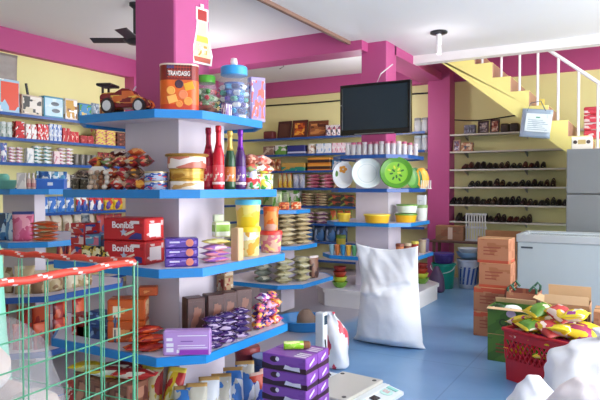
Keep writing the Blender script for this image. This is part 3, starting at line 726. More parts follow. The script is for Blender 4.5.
# printed picture: gingham stripes and biscuits, thin raised print
b = MB()
for k in range(9): b.box(-.06 + .015 * k - .003, -.06 + .015 * k + .003, -tr - .0006, -tr + .001, th2 * .68, th2 * .965, plain('#4c1410'))
for k in range(4): b.box(-.06, .06, -tr - .0008, -tr + .001, th2 * (.7 + .07 * k), th2 * (.7 + .07 * k) + .004, plain('#b83c20'))
b.box(-.062, -.025, -tr - .0011, -tr + .001, th2 * .89, th2 * .95, plain('#4a3c6c')); b.build('printed_gingham', tn)
fr = -tr
for (xx, zz, r, c, sq) in ((.0, .56, .022, '#4a2c3c', 0), (.05, .52, .024, '#f0b030', 1), (-.042, .42, .022, '#f0a84c', 0), (.02, .34, .024, '#f48c5c', 0), (-.035, .24, .024, '#f4b45c', 1), (.045, .2, .022, '#f8a44c', 0), (.0, .14, .018, '#e88c3c', 0)):
    M = Matrix.Translation((xx, fr + .0005, zz * th2)) @ Matrix.Rotation(pi / 2, 4, 'X')
    b = MB()
    if sq: b.box(-r, r, -r * .8, r * .8, 0, .003, plain(c), .0012, M=M @ Matrix.Rotation(.3, 4, 'Z'))
    else: b.lathe([(r, 0), (r, .0015), (r * .85, .003), (r * .6, .0025), (0, .0025)], plain(c), 20, M=M)
    b.build('printed_biscuit', tn)
words('TRAVDASIG', .034, plain('#f8f0e8'), tn, (0, -tr - .0016, th2 * .78), sx=.62)
# small card box behind, candy jars
put('A', T1, 207, 16, 12, 'pillow', 'snack_packet', 'dark brown flat packet between biscuit tin and candy jars', m2('#5c3428', '#8c5c4c', sc=3), ins=.16, dep=.1)
def candy_jar(px, wp, hp, ins, lidc, cand, label, knob=None, hexa=0):
    x, y, d, a = octhit(octo(-2.42, 2.68, .45 - ins, .1), px)
    r = wp * d / F / 2; h = hp * d / F
    root = empty('candy_jar', (x, y, 1.85), .3); tag(root, label, 'jar')
    n = 8 if hexa else 26
    MB().lathe([(r * .9, 0), (r, h * .03), (r, h * .76), (r * .8, h * .83), (r * .8, h * .86)], film('#f4f8ff', .86, .06), n).build('body', root, angle=35)
    MB().lathe([(r * .8, h * .835), (r * .86, h * .84), (r * .86, h * .98), (r * .8, h), (0, h)], plain(lidc, .3), 26).build('lid', root, angle=40)
    if knob: MB().lathe([(.02, h), (.022, h + .03), (.018, h + .05), (0, h + .055)], plain('#f0e4e8', .3), 14).build('knob', root, smooth=True)
    rr = random.Random(int(px)); i = 0
    for k in range(int(h * .72 / .036)):
        for q in range(9):
            a = 2 * pi * (q / 9 + rr.random() * .08); rad = r * .76 * (1 - .1 * rr.random()); s = .024
            M = Matrix.Translation((rad * cos(a), rad * sin(a), .02 + k * .036)) @ Matrix.Rotation(rr.random() * 6, 4, 'Z') @ Matrix.Rotation(rr.uniform(-1, 1), 4, 'X')
            b = MB(); b.box(-s, s, -s * .62, s * .62, -s * .55, s * .55, plain(cand[i % len(cand)], .25), s * .3, M=M)
            b.add([M @ Vector(v) for v in ((-s, 0, 0), (-s * 1.7, -s * .5, s * .2), (-s * 1.7, s * .5, -s * .2), (s, 0, 0), (s * 1.7, -s * .5, -s * .2), (s * 1.7, s * .5, s * .2))], [(0, 1, 2), (3, 4, 5)], plain(cand[i % len(cand)], .25))
            if k * 9 + q < 90: b.build('wrapped_candy', root)
            i += 1
    MB().lathe([(r * .62, .006), (r * .66, h * .7), (0, h * .71)], plain(cand[0], .4), 14).build('candy_core', root)
    return root
candy_jar(217, 23, 44, .27, '#4c9c2c', ['#4c8c3c', '#8c5c4c', '#c8d8b8', '#3c7c34', '#b8444c'], 'clear candy jar with green lid on the top tier')
candy_jar(239, 31, 54, .15, '#38a4e4', ['#2c5cb0', '#dfe8f4', '#3c9ccc', '#34407c', '#e8ecf0', '#5c4c9c', '#4cb0a0'], 'big clear candy jar with sky blue lid on the top tier', knob=1)
q, hh, p = put('A', T1, 259, 12, 45, 'carton', 'candy_pack', 'tall purple patterned candy pack right of the blue lidded jar', [plain('#9c8cb8', .3), pr('#8878b0', '#e05a4c', '#c8c4dc', '#d8e0e8', sc=7, th=.4)], ins=.14, dep=.05, cat='packet', wm=.1, rot=62, hm=.27); q.location.x, q.location.y = -2.03, 2.985
put('A', T1, 227, 11, 13, 'carton', 'candy_pack', 'small white and purple pack in front of the green lidded jar', [plain('#6c5080'), pr('#7c5c94', WH, sc=5, th=.5, ax=(2, 1, .3))], ins=.045, dep=.03, cat='packet', wm=.06)
# the bottle shaped cardboard sign hanging on the pillar
sg = empty('bottle_sign', (P1[0] + .155 + .008, 2.775, 2.2), radians(82)); tag(sg, 'white edged cardboard sign shaped like a sauce bottle, on the pillar', 'sign')
def bprof(g, s=1): return [(x * s + (g if x > 0 else -g), z) for x, z in ((-.062, .0 - g), (.062, .0 - g), (.072, .05), (.05, .12), (.034, .2), (.03, .245), (.036, .25), (.036, .31 + g), (-.036, .31 + g), (-.036, .25), (-.03, .245), (-.034, .2), (-.05, .12), (-.072, .05))]
MB().prism(bprof(.012), -.002, .002, plain('#f4f0ec', .4), 'y').build('card', sg)
MB().prism(bprof(0), -.0032, -.0018, pr('#b03c24', bands=[(0, '#b8482c'), (.09, '#e8d8b0'), (.2, '#e8d8a0'), (.38, '#f0c83c'), (.5, '#e8d8a8'), (.76, '#e8c8b8'), (.8, '#a82420')], rough=.3), 'y').build('printed_bottle', sg)
MB().box(-.035, .035, -.0045, -.003, .03, .1, pr('#f0e0a0', '#e0902c', '#f4ecd0', sc=3, th=.4)).build('printed_label', sg)
MB().box(-.012, .012, -.003, .003, .32, .345, plain('#f4f0ec')).build('hook_tab', sg)

# tier 2: clear wrapped snacks in a heap, left of the pillar
CW = [('#7c2a24', '#c8562c', '#e8c08c'), ('#8c1c24', '#d8402c', '#c8b89c'), ('#5c4030', '#9c2c34', '#c89c7c'), ('#a8342c', '#e8a83c', '#7c2420'), ('#6c3c34', '#7c8c4c', '#c86c5c')]
k = 0
for lv, hp, pxs in ((0, 14, (107, 119, 131, 143)), (1, 13, (101, 113, 125, 136)), (2, 13, (98, 110, 122, 134, 145))):
    for i, px in enumerate(pxs):
        q, hh, p = put('A', T2, px, 13, hp, 'pillow', 'snack_packet', 'clear wrapped red brown snack pack, %s from left, %s row of heap' % (ORD[i], ('bottom', 'middle', 'top')[lv]), m2(*CW[k % 5], sc=3.2, th=.35, seed=k), ins=.13 if lv else .1, dep=.07, base=lv * .062, wm=.088, hm=.062, rot=20, group='clear wrapped snack packs heaped on second tier'); k += 1
        x, y, z = q.location
        MB().lathe([(.018, 0), (.016, .002), (0, .002)], plain(('#e8a02c', '#d83a2c', '#e8e0d0', '#c83040')[k % 4]), 14, M=Matrix.Translation((0, -.029, .034)) @ Matrix.Rotation(pi / 2, 4, 'X')).build('sticker', q)
for i, (px, hp) in enumerate(((77, 12), (90, 11))):
    put('A', T2, px, 15, hp, 'carton', 'biscuit_tray', 'clear tray of dark biscuits, %s at heap front left' % ('left one' if i == 0 else 'right one'), [plain('#9c968e', .25), pr('#4c4038', '#2c2420', '#8c8478', sc=6, th=.3)], ins=.1, dep=.09, wm=.085)
    put('A', T2, px + 1, 15, hp, 'pillow', 'biscuit_packet', 'brown biscuit packet lying on the %s biscuit tray' % ('left' if i == 0 else 'right'), m2('#6a5444', '#3c2c28', '#a89480', sc=5, th=.4), ins=.1, dep=.08, base=hp * 2.9 / F + .002, wm=.085, hm=.05)
x, y, d, a = octhit(octo(-2.42, 2.68, .47 - .05, .1), 101)
cone = empty('nut_cone', (x, y, 1.44), .3); tag(cone, 'white paper topped bag of pale nuts in front of the snack heap', 'bag')
MB().prism([(-.022, .0), (.02, .0), (.045, .105), (.03, .118), (-.03, .118), (-.048, .1)], -.006, .006, plain('#e8e2d8', .6), 'y').build('paper_header', cone, loc=(-.02, -.02, .012), rot=(-.2, 0, 0))
for k in range(16):
    MB().lathe([(0, -.014), (.012, -.01), (.016, 0), (.012, .01), (0, .014)], plain(('#d8c0a8', '#b08c6c', '#8c5c3c', '#e0d4c4')[k % 4], .5), 8, M=Matrix.Translation((-.045 + .03 * (k % 4) + .008 * (k // 4 % 2), -.038 + .012 * (k % 3), .016 + .026 * (k // 4))) @ Matrix.Rotation(k, 4, 'X')).build('nut', cone, smooth=True)
put('A', T2, 117, 17, 8, 'pillow', 'bread_packet', 'dark brown packet with white label, on top of the snack heap', m2('#5c2420', '#e8d8c8', sc=3, th=.7), ins=.24, dep=.08, base=.186, wm=.09, hm=.045, rot=15)
put('A', T2, 137, 15, 9, 'pillow', 'bread_packet', 'orange packet lying on top of the snack heap', m2('#c85428', '#e8a060', sc=3, th=.7), ins=.2, dep=.08, base=.186, wm=.08, hm=.045, rot=25)
# tins
SM = pr('#a8b4cc', '#2c4c9c', '#c83a3a', '#e8ecf4', sc=5, th=.4, rough=.25)
GT = plain('#d0a040', .22, .05, metal=.6)
for k in range(2):
    put('A', T2, 156, 23.5, 9.5, 'tin', 'sweet_tin', 'small blue and silver sweet tin, %s of two' % ('lower', 'upper')[k], [SM, plain('#c0b090', .25, metal=.5)], ins=.13, base=k * .0485, hm=.048, rot=0)
TB = [(pr('#e8dcc8', '#c89c5c', '#f0e8dc', sc=3, th=.6, rough=.25), GT, 'bottom tin white and gold', 0, 34, .056), (pr('#c8983c', '#a87428', '#d8b05c', sc=3, th=.5, rough=.25, metal=.4), GT, 'middle tin plain gold', .056, 34, .056), (pr('#c8705c', '#f0e0d8', '#e8a090', '#d8b8a8', sc=2, th=.45, rough=.25), GT, 'top tin pink and white with wide gold lid', .112, 38, .075)]
for mb, ml, lb2, z0, wp, hm in TB:
    q, hh, p = put('A', T2, 187, wp, 0, 'tin', 'cookie_tin', 'round cookie tin beside red bottles, %s' % lb2, [mb, ml], ins=.16, base=z0, hm=hm)
    if wp == 38: MB().lathe([(.085, .062), (.112, .064), (.116, .07), (.112, .077), (0, .08)], plain('#b8883c', .3, .15, 20, metal=.5), 30).build('wide_lid', q, angle=40)
# bottles
for px, c, f, l, lab, ins, hp in ((208.5, '#b01c3c', '#9c1838', '#c82848', 'dark pink foil topped bottle, leftmost of the four bottles', .17, 62), (218.5, '#c8142c', '#d01c30', '#d84854', 'bright red foil topped bottle, second of the four', .1, 64),
                          (230, '#1c4c2c', '#d8b85c', '#d07c34', 'green bottle with gold foil neck and orange label', .1, 59), (240.5, '#4c2464', '#7a2ca4', '#6c3c94', 'purple foil topped bottle, rightmost of the four bottles', .1, 60)):
    q, hh, p = put('A', T2, px, 12, hp, 'bottle', 'wine_bottle', lab, [plain(c, .12, .05), plain(f, .25, .1, metal=.4), pr(l, '#e8d8d0', l, sc=5, th=.75)], ins=ins, wm=.064)
    r = .032
    if px in (218.5, 240.5): MB().lathe([(r * 1.04, .03), (r * 1.06, .032), (r * 1.06, .042), (r * 1.04, .044)], plain('#e8d8e0', .3), 20).build('white_band', q)
pn = MB().box(-.045, .045, -.001, .001, 0, .2, pr('#f0e4ec', '#f4f0f0', '#e8d0dc', sc=2, th=.5)).build('paper_notice')
place(pn, -2.42 + .207, 2.82, 1.62, pi / 2); tag(pn, 'pale pink paper sheet stuck on the white pillar cladding behind the bottles', 'notice')
q, hh, p = put('A', T2, 252, 10, 23, 'tub', 'white_canister', 'white canister right of the purple bottle', [pr('#e8e4ec', '#d8d4e0', sc=2), plain('#58688c', .4)], ins=.08, wm=.06)
k = 0
for i, (xx, yy) in enumerate(((-1.995, 2.90), (-1.985, 3.0), (-2.03, 3.09))):
    for lv in range(3):
        c = (('#d8dcd0', '#3c9c4c', '#d83a3c'), ('#c85848', '#e8d8d0', '#8c9c5c'), ('#b86850', '#e0a890', '#8c4030'), ('#e8d84c', '#e8e4d8', '#4ca04c'), ('#d8c83c', '#c84c3c', '#e8e8e0'), ('#d0a08c', '#c85040', '#e8e0d8'), ('#e0c040', '#d0d8c0', '#5c8c4c'), ('#c8443c', '#e8e0d0', '#d8b83c'), ('#c07860', '#d8c0b0', '#a84838'))[k]
        q = pouch('candy_bag', .105, .075, .095, [pr(*c, sc=4, th=.4, seed=k)]) if lv == 0 else pillow('candy_bag', .12, .085, .06, [pr(*c, sc=4, th=.4, seed=k)])
        place(q, xx - .012 * lv, yy, 1.44 + (0, .096, .15)[lv], radians(75 + 12 * (lv - 1)))
        tag(q, 'bright candy bag right of the bottles, %s, %s row' % (('front', 'middle', 'rear')[i], ('lower', 'middle', 'top')[lv]), 'packet'); k += 1

# tier 3
def print_carton(name, lab, x, y, z, rz, w, dd, h, mats, cat='box'):
    o = carton(name, w, dd, h, mats); place(o, x, y, z, rz); return tag(o, lab, cat)
x, y, d, a = octhit(octo(-2.42, 2.68, .52 - .14, .1), 134)
RC = plain('#c01c24', .35, .05); 
for k in range(2):
    o = print_carton('biscuit_box', 'big red biscuit box with white script, %s' % ('under another on the third tier', 'on top of another on the third tier')[k], x - .01 * k, y + .008 * k, 1.05 + k * .122, radians(8), .27, .17, .12, [RC, pr('#c41c26', '#b0141e', sc=3, th=.7), pr('#c8282c', '#e8c8c8', sc=4, th=.72)])
    words('Bonibis', .048, plain('#f4ecec'), o, (-.005, -.087, .082))
    b = MB(); S = [(.024 * (1 if i % 2 == 0 else .45) * cos(pi / 2 + i * pi / 5), .024 * (1 if i % 2 == 0 else .45) * sin(pi / 2 + i * pi / 5)) for i in range(10)]
    b.prism([(p[0], p[1] + .045) for p in S], -.088, -.0855, plain('#b0bcd0'), 'y'); b.build('printed_star', o)
    b = MB(); b.prism([(.03, .01), (.115, .01), (.115, .04), (.08, .045), (.05, .03)], -.0878, -.0855, plain('#34307c'), 'y'); b.prism([(.02, .028), (.07, .05), (.065, .058), (.0, .035)], -.089, -.0857, plain('#e8d8c0'), 'y'); b.build('printed_wave', o)
    MB().box(.045, .1, -.0876, -.0855, .09, .106, plain('#f0e0e0')).build('printed_panel', o)
    MB().box(.136, .1366, -.05, .05, .02, .09, plain('#f0e4e4')).build('side_print', o)
x, y, d, a = octhit(octo(-2.42, 2.68, .52 - .1, .1), 181)
PC = pr('#4a2494', '#8c6cc8', '#5c34a8', '#c8a0a8', sc=7, th=.62, rough=.25)
for k in range(3):
    o = print_carton('chocolate_box', 'deep purple foil chocolate box, %s of stack of three' % ('bottom', 'middle', 'top')[k], x, y, 1.05 + k * .049, radians(44), .165, .1, .047, [plain('#40208c', .25), PC, PC])
    MB().lathe([(.02, 0), (.018, .002), (0, .002)], plain('#d8806c'), 16, M=Matrix.Translation((.04, -.051, .024)) @ Matrix.Rotation(pi / 2, 4, 'X')).build('printed_flower', o)
    MB().box(-.06, -.01, -.0515, -.0498, .024, .032, plain('#d8ccf0')).build('printed_script', o)
for k in range(3):
    put('A', T3, 215, 34, 0, 'pillow', 'wafer_packet', 'pink and lilac wafer packet, %s of stack' % ('bottom', 'middle', 'top')[k], [pr('#d88c98', '#9c64b8', '#e8d0d8', '#e8b090', sc=2.6, th=.4, seed=k)], ins=.11, base=k * .031, wm=.15, hm=.033, dep=.09, rot=58)
put('A', T3, 216, 34, 0, 'pillow', 'wafer_packet', 'yellow packet lying across the pink wafer packets', [pr('#d8c850', '#e8e0a0', sc=2)], ins=.12, base=.095, wm=.15, hm=.03, dep=.08, rot=50)
put('A', T3, 221, 19, 15, 'carton', 'tea_carton', 'small green and white carton on the yellow packet', [plain('#d0dca8'), pr('#d8e4b8', bands=[(0, '#e4ead8'), (.35, '#8cb83c'), (.8, '#dce4c0')])], ins=.17, base=.125, wm=.09, hm=.085, dep=.05, rot=62)
put('A', T3, 218, 12, 8, 'slab', 'soap_bar', 'small pale soap bar on top of the green and white carton', [plain('#c8d0b0')], ins=.19, base=.211, wm=.06, hm=.04, dep=.03, rot=62)
q, hh, p = put('A', T3, 248, 25, 36, 'tub', 'snack_tub', 'pale yellow fruit printed tub with yellow lid, under another', [pr('#e8d890', '#e0a83c', '#f0ecd8', '#8ca84c', sc=3, th=.5), plain('#f0d020', .3)], ins=.13, wm=.15, hm=.175)
x, y, z = q.location
q2 = tub('snack_tub', .155, .155, .158, [pr('#f0d428', '#e8c43c', '#f4e078', sc=2, th=.5, bands=[(0, '#f0cc1c'), (.45, '#eedc5c'), (.62, '#e8c890')]), plain('#5cc4e4', .3)]); place(q2, x, y, z + .173, 0); tag(q2, 'yellow tub with sky blue lid standing on another tub', 'tub')
put('A', T3, 237, 11, 34, 'carton', 'cardboard_tube_box', 'plain tan upright carton left of the fruit tub', [CARD2, CARD2], ins=.05, wm=.05, hm=.18, dep=.05)
q = KIND['tub']('sweet_tub', .145, .145, .135, [pr('#d8b098', '#c87080', '#e8d080', '#b05c50', sc=5, th=.4), plain('#d83c34', .3)]); place(q, -2.0, 3.1, 1.05, 0); tag(q, 'low tub of pink sweets with red lid', 'tub')
x, y, z = q.location
q2 = tub('sweet_jar', .1, .1, .15, [pr('#e87c28', '#f09a4c', sc=2, th=.5, bands=[(0, '#d8a898'), (.35, '#e46c1c')]), plain('#e8641c', .3)]); place(q2, x, y, z + .134, 0); tag(q2, 'orange sweet jar standing on the red lidded tub', 'jar')
# left goods of tier 3, beyond the red boxes
for i, (px, c, st2, hp) in enumerate(((67, ('#c8242c', '#e8d0d0', '#2c4c9c'), 3, 13), (84, ('#5c9cc8', '#d87090', '#e4ecf0'), 2, 14), (100, ('#2c3470', '#4c3c4c', '#8c2c34'), 2, 13))):
    for k in range(st2):
        q, hh, p = put('A', T3, px, 17, hp, 'carton', 'soap_carton', '%s carton %s, left part of third tier' % (('red and white', 'pale blue and pink', 'dark blue')[i], lev(k, st2)[2:]), [plain(c[0]), pr(c[0], c[1], c[2], sc=3, th=.5, seed=k)], ins=.22, base=k * .064, wm=.12, hm=.063, dep=.12, rot=0)
        q.location.x, q.location.y = -2.885 + .128 * i, 2.42
q, hh, p = put('A', T3, 71, 10, 10, 'jar', 'cream_jar', 'small jar with white lid on the red and white cartons', [pr('#b8c4c8', '#7c8c94', sc=3), plain('#a8b0b8'), plain('#e4e8e4')], ins=.24, base=.193, wm=.05, hm=.055); q.location.x, q.location.y = -2.885, 2.42
for i, px in enumerate((87, 97, 107)):
    put('A', T3, px, 17, 15, 'pouch', 'coffee_pouch', 'shiny gold and black pouch, %s of three before red boxes' % ('leftmost', 'middle', 'rightmost')[i], [pr('#c8a848', '#2c2018', '#e8dcb0', '#8c6c2c', sc=4, th=.4, rough=.2, metal=.3, seed=i)], ins=.07, wm=.075, hm=.085, dep=.04, rot=12)

# tier 4
OB = pr('#c85a20', '#e8a060', '#b84818', sc=4, th=.65)
x, y, d, a = octhit(octo(-2.42, 2.68, .56 - .2, .1), 128)
for k in range(2):
    o = print_carton('biscuit_box', 'orange biscuit box, %s, behind the red pouches' % ('lower', 'upper')[k], x, y, .62 + k * .116, radians(35), .2, .13, .115, [plain('#c85820', .4), OB, pr('#d07838', '#f0d0a0', sc=3, th=.6)])
    MB().box(-.07, -.03, -.067, -.065, .02, .08, plain('#f0dcc0')).build('printed_panel', o)
    for q in range(3): MB().box(.101, .1022, -.05 + .035 * q, -.025 + .035 * q, .03, .07, plain('#f0c8a0')).build('side_print', o)
x, y = x + .05, y + .1
o = print_carton('biscuit_box', 'small orange box on top of the orange biscuit boxes', x, y, .853, radians(40), .1, .07, .05, [plain('#c04c20', .4), OB, OB])
for i, (px, z0, ins) in enumerate(((139, 0, .07), (150, 0, .09), (142, .035, .1), (152, .035, .12), (146, .07, .14))):
    put('A', T4, px, 30, 0, 'pillow', 'biscuit_packet', 'dark red shiny biscuit packet, %s, corner of the fourth tier' % ('bottom left', 'bottom right', 'middle left', 'middle right', 'topmost')[i], [pr('#b02c1c', '#d85a2c', '#8c1c18', sc=4, th=.55, rough=.25, seed=i)], ins=ins, base=z0, wm=.16, hm=.04, dep=.065, rot=62)
x, y, d, a = octhit(octo(-2.42, 2.68, .56 - .055, .12), 187)
o = print_carton('lilac_box', 'flat lilac box with white printed lines, front of fourth tier', x, y, .62, radians(34), .232, .06, .125, [plain('#b890cc', .3), plain('#c49ad8', .3), plain('#a878c0', .3)])
LW = plain('#f4eef8')
for (x0, x1, z0, z1) in ((-.1, -.065, .02, .04), (-.1, -.065, .047, .064), (-.1, -.07, .075, .09), (-.045, .1, .098, .102), (-.045, .09, .05, .053), (-.045, .1, .038, .041), (-.05, -.035, .015, .032)):
    MB().box(x0, x1, -.0325, -.031, z0, z1, LW).build('printed_line', o)
MB().box(-.04, .105, -.0325, -.031, .006, .03, plain('#9c3cb4')).build('printed_panel', o)
MB().box(-.03, .03, -.0328, -.031, .07, .075, plain('#8a5ca8')).build('printed_script', o)
DB = plain('#4c2c28', .35, .08)
for i, (px, ins) in enumerate(((193, .3), (213, .27), (226, .25), (241, .24))):
    put('A', T4, px, 19, 0, 'carton', 'chocolate_carton', 'dark brown carton %s, behind the chocolate bars' % nth(i, 4)[2:], [DB, pr('#4a2a28', '#7c4c3c', '#3c2020', sc=3, th=.6)], ins=ins - .1, wm=.1, hm=.25, dep=.08, rot=62)
for k in range(5):
    for i, px in enumerate((212, 226, 240)):
        put('A', T4, px, 24, 0, 'pillow', 'chocolate_bar', 'purple and white chocolate bar, %s column, %s' % (('left', 'middle', 'right')[i], lev(k, 5)[2:]), [pr('#35205f', '#b8a4c4', '#54286c', '#b04a60', sc=4, th=.6, rough=.25, seed=k * 3 + i, ax=(1, 2.2, .6))], ins=.055 + .004 * k, base=k * .032, wm=.1, hm=.034, dep=.07, rot=55)
rr = random.Random(3); k = 0
for lv, pxs in enumerate(((258, 266, 274, 282), (258, 267, 276, 284), (260, 269, 278), (263, 272))):
    for i, px in enumerate(pxs):
        c = (('#d85c8c', '#3c2c70', '#f0a850'), ('#4c2c84', '#d8a0c0', '#e87c5c'), ('#e8843c', '#f0c870', '#c8405c'), ('#5c3c94', '#e8e0f0', '#c85c9c'))[k % 4]
        put('A', T4, px, 13, 0, 'pillow', 'sweet_packet', 'colourful pink and purple sweet packet, row %s from bottom, %s' % (NUM[lv + 1], nth(i, len(pxs))[2:]), [pr(*c, sc=4, th=.35, rough=.25, seed=k)], ins=.08 + .02 * (lv % 2), base=lv * .048, wm=.085, hm=.054, dep=.07, rot=rr.uniform(60, 110), group='heaped pink and purple sweet packets')
        k += 1
for k in range(4):
    for i, px in enumerate((231, 243)):
        put('A', T4, px, 14, 0, 'carton', 'cake_carton', 'beige and red cake carton, %s stack, %s, beyond brown cartons' % (('left', 'right')[i], lev(k, 4)[2:]), [plain('#d0b088'), pr('#d8b88c', '#b84838', '#f0e4d0', sc=3, th=.5, seed=k)], ins=.3, base=k * .1, wm=.075, hm=.099, dep=.07, rot=80)
# left part of tier 4, seen through the green mesh
for i, (px, c, hm, n) in enumerate(((72, ('#b8302c', '#e0d0c8', '#8c1c24'), .06, 2), (88, ('#24803c', '#e8f0e8', '#185c2c'), .06, 1), (100, ('#2c4c8c', '#7c9cc8', '#24345c'), .075, 2), (113, ('#344a6c', '#6c8ca8', '#1c2c44'), .075, 2))):
    for k in range(n):
        put('A', T4, px, 18, 0, 'carton', 'grocery_carton', '%s carton on the fourth tier left end%s' % (('red and white', 'green', 'blue', 'dark blue')[i], '' if n == 1 else (', lower one', ', upper one')[k]), [plain(c[0]), pr(c[0], c[1], c[2], sc=3, th=.55, seed=k)], ins=.15, base=k * (hm + .001), wm=.11, hm=hm, dep=.08, rot=0)

# tier 5, the lowest shelf: seen from above
for i, px in enumerate((183, 196, 209, 222, 234, 246)):
    q, hh, p = put('A', T5, px, 26, 0, 'pouch', 'biscuit_bag', 'gold edged white bag with blue print, %s, on the lowest tier' % nth(i, 6)[2:], [pr('#c8c4b4', '#3c7cc8', '#e0e4e8', '#b8985c', sc=2.2, th=.5, seed=i), plain('#c09858', .35)], ins=.09, wm=.112, hm=.23, dep=.07, rot=40, cat='packet'); q.rotation_euler.x = -.75 + .08 * (i % 3); q.location.z += .03
for i, px in enumerate((257, 267)):
    put('A', T5, px, 24, 0, 'pouch', 'detergent_pouch', 'blue pouch with red and orange top, %s by the purple boxes' % ('left one', 'right one')[i], [pr('#2c4cac', '#e8ecf4', '#d8482c', sc=2.5, th=.5, bands=[(0, '#2c4cac'), (.7, '#d8602c')]), plain('#d8b0a0')], ins=.08, wm=.11, hm=.17, dep=.06, rot=70)
for i, px in enumerate((137, 152, 167)):
    q, hh, p = put('A', T5, px, 26, 0, 'pouch', 'noodle_pouch', 'yellow and red noodle pouch, %s, on the lowest tier' % nth(i, 3)[2:], [pr('#d8b828', '#b82c2c', '#e8dcb0', '#4c2c24', sc=3.6, th=.4, seed=i), plain('#e8d050')], ins=.2, wm=.1, hm=.26, dep=.07, rot=25); q.rotation_euler.x = -.4; q.rotation_euler.y = .1 * (-1) ** i; q.location.z += .035
for i, px in enumerate((154, 166, 178)):
    put('A', T5, px, 26, 0, 'carton', 'brown_box', 'low brown printed box, %s, front of lowest tier' % ('leftmost', 'middle', 'rightmost')[i], [plain('#7c5448'), pr('#7c5040', '#b88c6c', '#5c342c', sc=3, th=.6)], ins=.06, wm=.09, hm=.155, dep=.06, rot=34)
for i, (xx, yy) in enumerate(((-2.62, 2.24), (-2.47, 2.22), (-2.32, 2.22))):
    o = carton('grocery_carton', .14, .15, .23, [plain('#8c5c48'), pr('#8c5c48', '#b8846c', '#6c3c34', sc=3, th=.6)]); place(o, xx, yy, .21, 0); tag(o, 'brown carton under the wafer rolls on the lowest tier, %s' % ('leftmost', 'middle', 'rightmost')[i], 'box')
for i, (c, xx, yy, zz) in enumerate(((('#e8d020', '#f0e8a0', '#c8a818'), -2.6, 2.21, .442), (('#7c1c2c', '#e8e0d8', '#5c1420'), -2.47, 2.29, .442), (('#d8c42c', '#e8e8d0', '#8c2c2c'), -2.43, 2.2, .442), (('#d83a34', '#f0e0d0', '#a82424'), -2.3, 2.24, .442))):
    q = pillow('wafer_roll', .24, .065, .06, [pr(*c, sc=3, th=.6)]); place(q, xx, yy, zz, radians(28)); tag(q, '%s long wafer roll lying on the brown cartons of the lowest tier' % ('bright yellow', 'maroon and white', 'yellow and brown', 'red and cream')[i], 'packet')
for i, px in enumerate((76, 86, 96)):
    put('A', T5, px, 24, 0, 'pouch', 'chips_bag', 'bright green chips bag, %s, left end of lowest tier' % ('leftmost', 'middle', 'rightmost')[i], [pr('#4ca82c', '#8cc83c', '#c87c34', sc=3, th=.55, seed=i)], ins=.24, wm=.12, hm=.22, dep=.06, rot=0)
for i, px in enumerate((58, 68)):
    put('A', T5, px, 22, 0, 'pouch', 'chips_bag', 'red and white snack bag, %s, left end of lowest tier' % ('left one', 'right one')[i], [pr('#c83a3c', '#f0e8e0', '#a82c34', sc=3, th=.5, seed=i)], ins=.12, wm=.11, hm=.16, dep=.05, rot=-10)

# ------------------------------------------------------------------ the unit at the left edge
x, y, d, a = octhit(octo(-4.5, 3.3, .47 - .12, .15), 4)
bk = empty('plastic_basket', (x, y, 1.44), .2); tag(bk, 'mint green plastic basket at left edge of the corner unit', 'basket')
MT = plain('#7cc8b4', .4, .04)
b = MB(); b.lathe([(.075, 0), (.08, .005), (.1, .065), (.108, .066), (.108, .075), (.094, .074), (.075, .008), (0, .008)], MT, 24); b.build('bowl', bk, angle=40)
b = MB(); b.lathe([(.03, .008), (.045, .1), (.028, .125), (0, .127)], MT, 14); b.build('scoop', bk, smooth=True)
put('B', 0, 22, 9, 18, 'carton', 'white_carton', 'grey white upright carton on the corner unit', [plain('#d0ccc4'), pr('#d8d4cc', '#b8b4b0', sc=2)], wm=.065, hm=.13, dep=.06)
for i, px in enumerate((29, 33.5)):
    put('B', 0, px, 4.5, 17, 'bottle', 'lotion_bottle', 'small pinkish lotion bottle on the corner unit, %s one' % ('left', 'right')[i], [plain('#c8a89c', .3), plain('#e0d8d4', .3), plain('#b87c7c')], wm=.036, hm=.13)
x, y, d, a = octhit(octo(-4.5, 3.3, .47 - .12, .15), 52)
tr = empty('plastic_tray', (x, y, 1.44), .75); tag(tr, 'blue plastic tray on the corner unit', 'tray')
b = MB(); TRB = plain('#2a66c0', .35)
b.box(-.1, .1, -.07, .07, 0, .006, TRB)
for q in ((-.105, .105, -.075, -.069), (-.105, .105, .069, .075), (-.105, -.099, -.069, .069), (.099, .105, -.069, .069)): b.box(*q, 0, .08, TRB, .002)
b.build('tray', tr); b = MB()
for q in ((-.11, .11, -.081, -.072), (-.11, .11, .072, .081), (-.11, -.1, -.072, .072), (.1, .11, -.072, .072)): b.box(*q, .074, .086, plain('#3c7cd0', .3), .002)
b.build('rim', tr); MB().box(-.02, .02, -.077, -.0752, .03, .055, plain('#d8e4f0')).build('sticker', tr)
for i, px in enumerate((45, 53, 61)):
    put('B', 0, px, 13, 17, 'pouch', 'washing_powder_bag', 'white and blue powder bag behind the blue tray, %s' % ('leftmost', 'middle', 'rightmost')[i], [pr('#5c9cc0', '#e0e8e8', '#2c5c9c', '#b8c48c', sc=3, th=.4, seed=i)], ins=.26, wm=.1, hm=.15, dep=.05, rot=40)
for i, px in enumerate((3, 11)):
    put('B', 1, px, 15, 31, 'pouch', 'milk_powder_bag', 'blue and pale blue bag on the corner unit, %s one' % ('left', 'right')[i], [pr('#3c7cb8', '#c8e0ec', '#2c4c7c', sc=3, th=.45, seed=i)], wm=.12, hm=.22, dep=.07, ins=.14)
put('B', 1, 23, 20, 34, 'pouch', 'snack_bag', 'big pink snack bag on the corner unit', [pr('#c8547c', '#d87c9c', '#e8a0b0', sc=2.5, th=.5), plain('#34407c')], wm=.16, hm=.235, dep=.08, ins=.14)
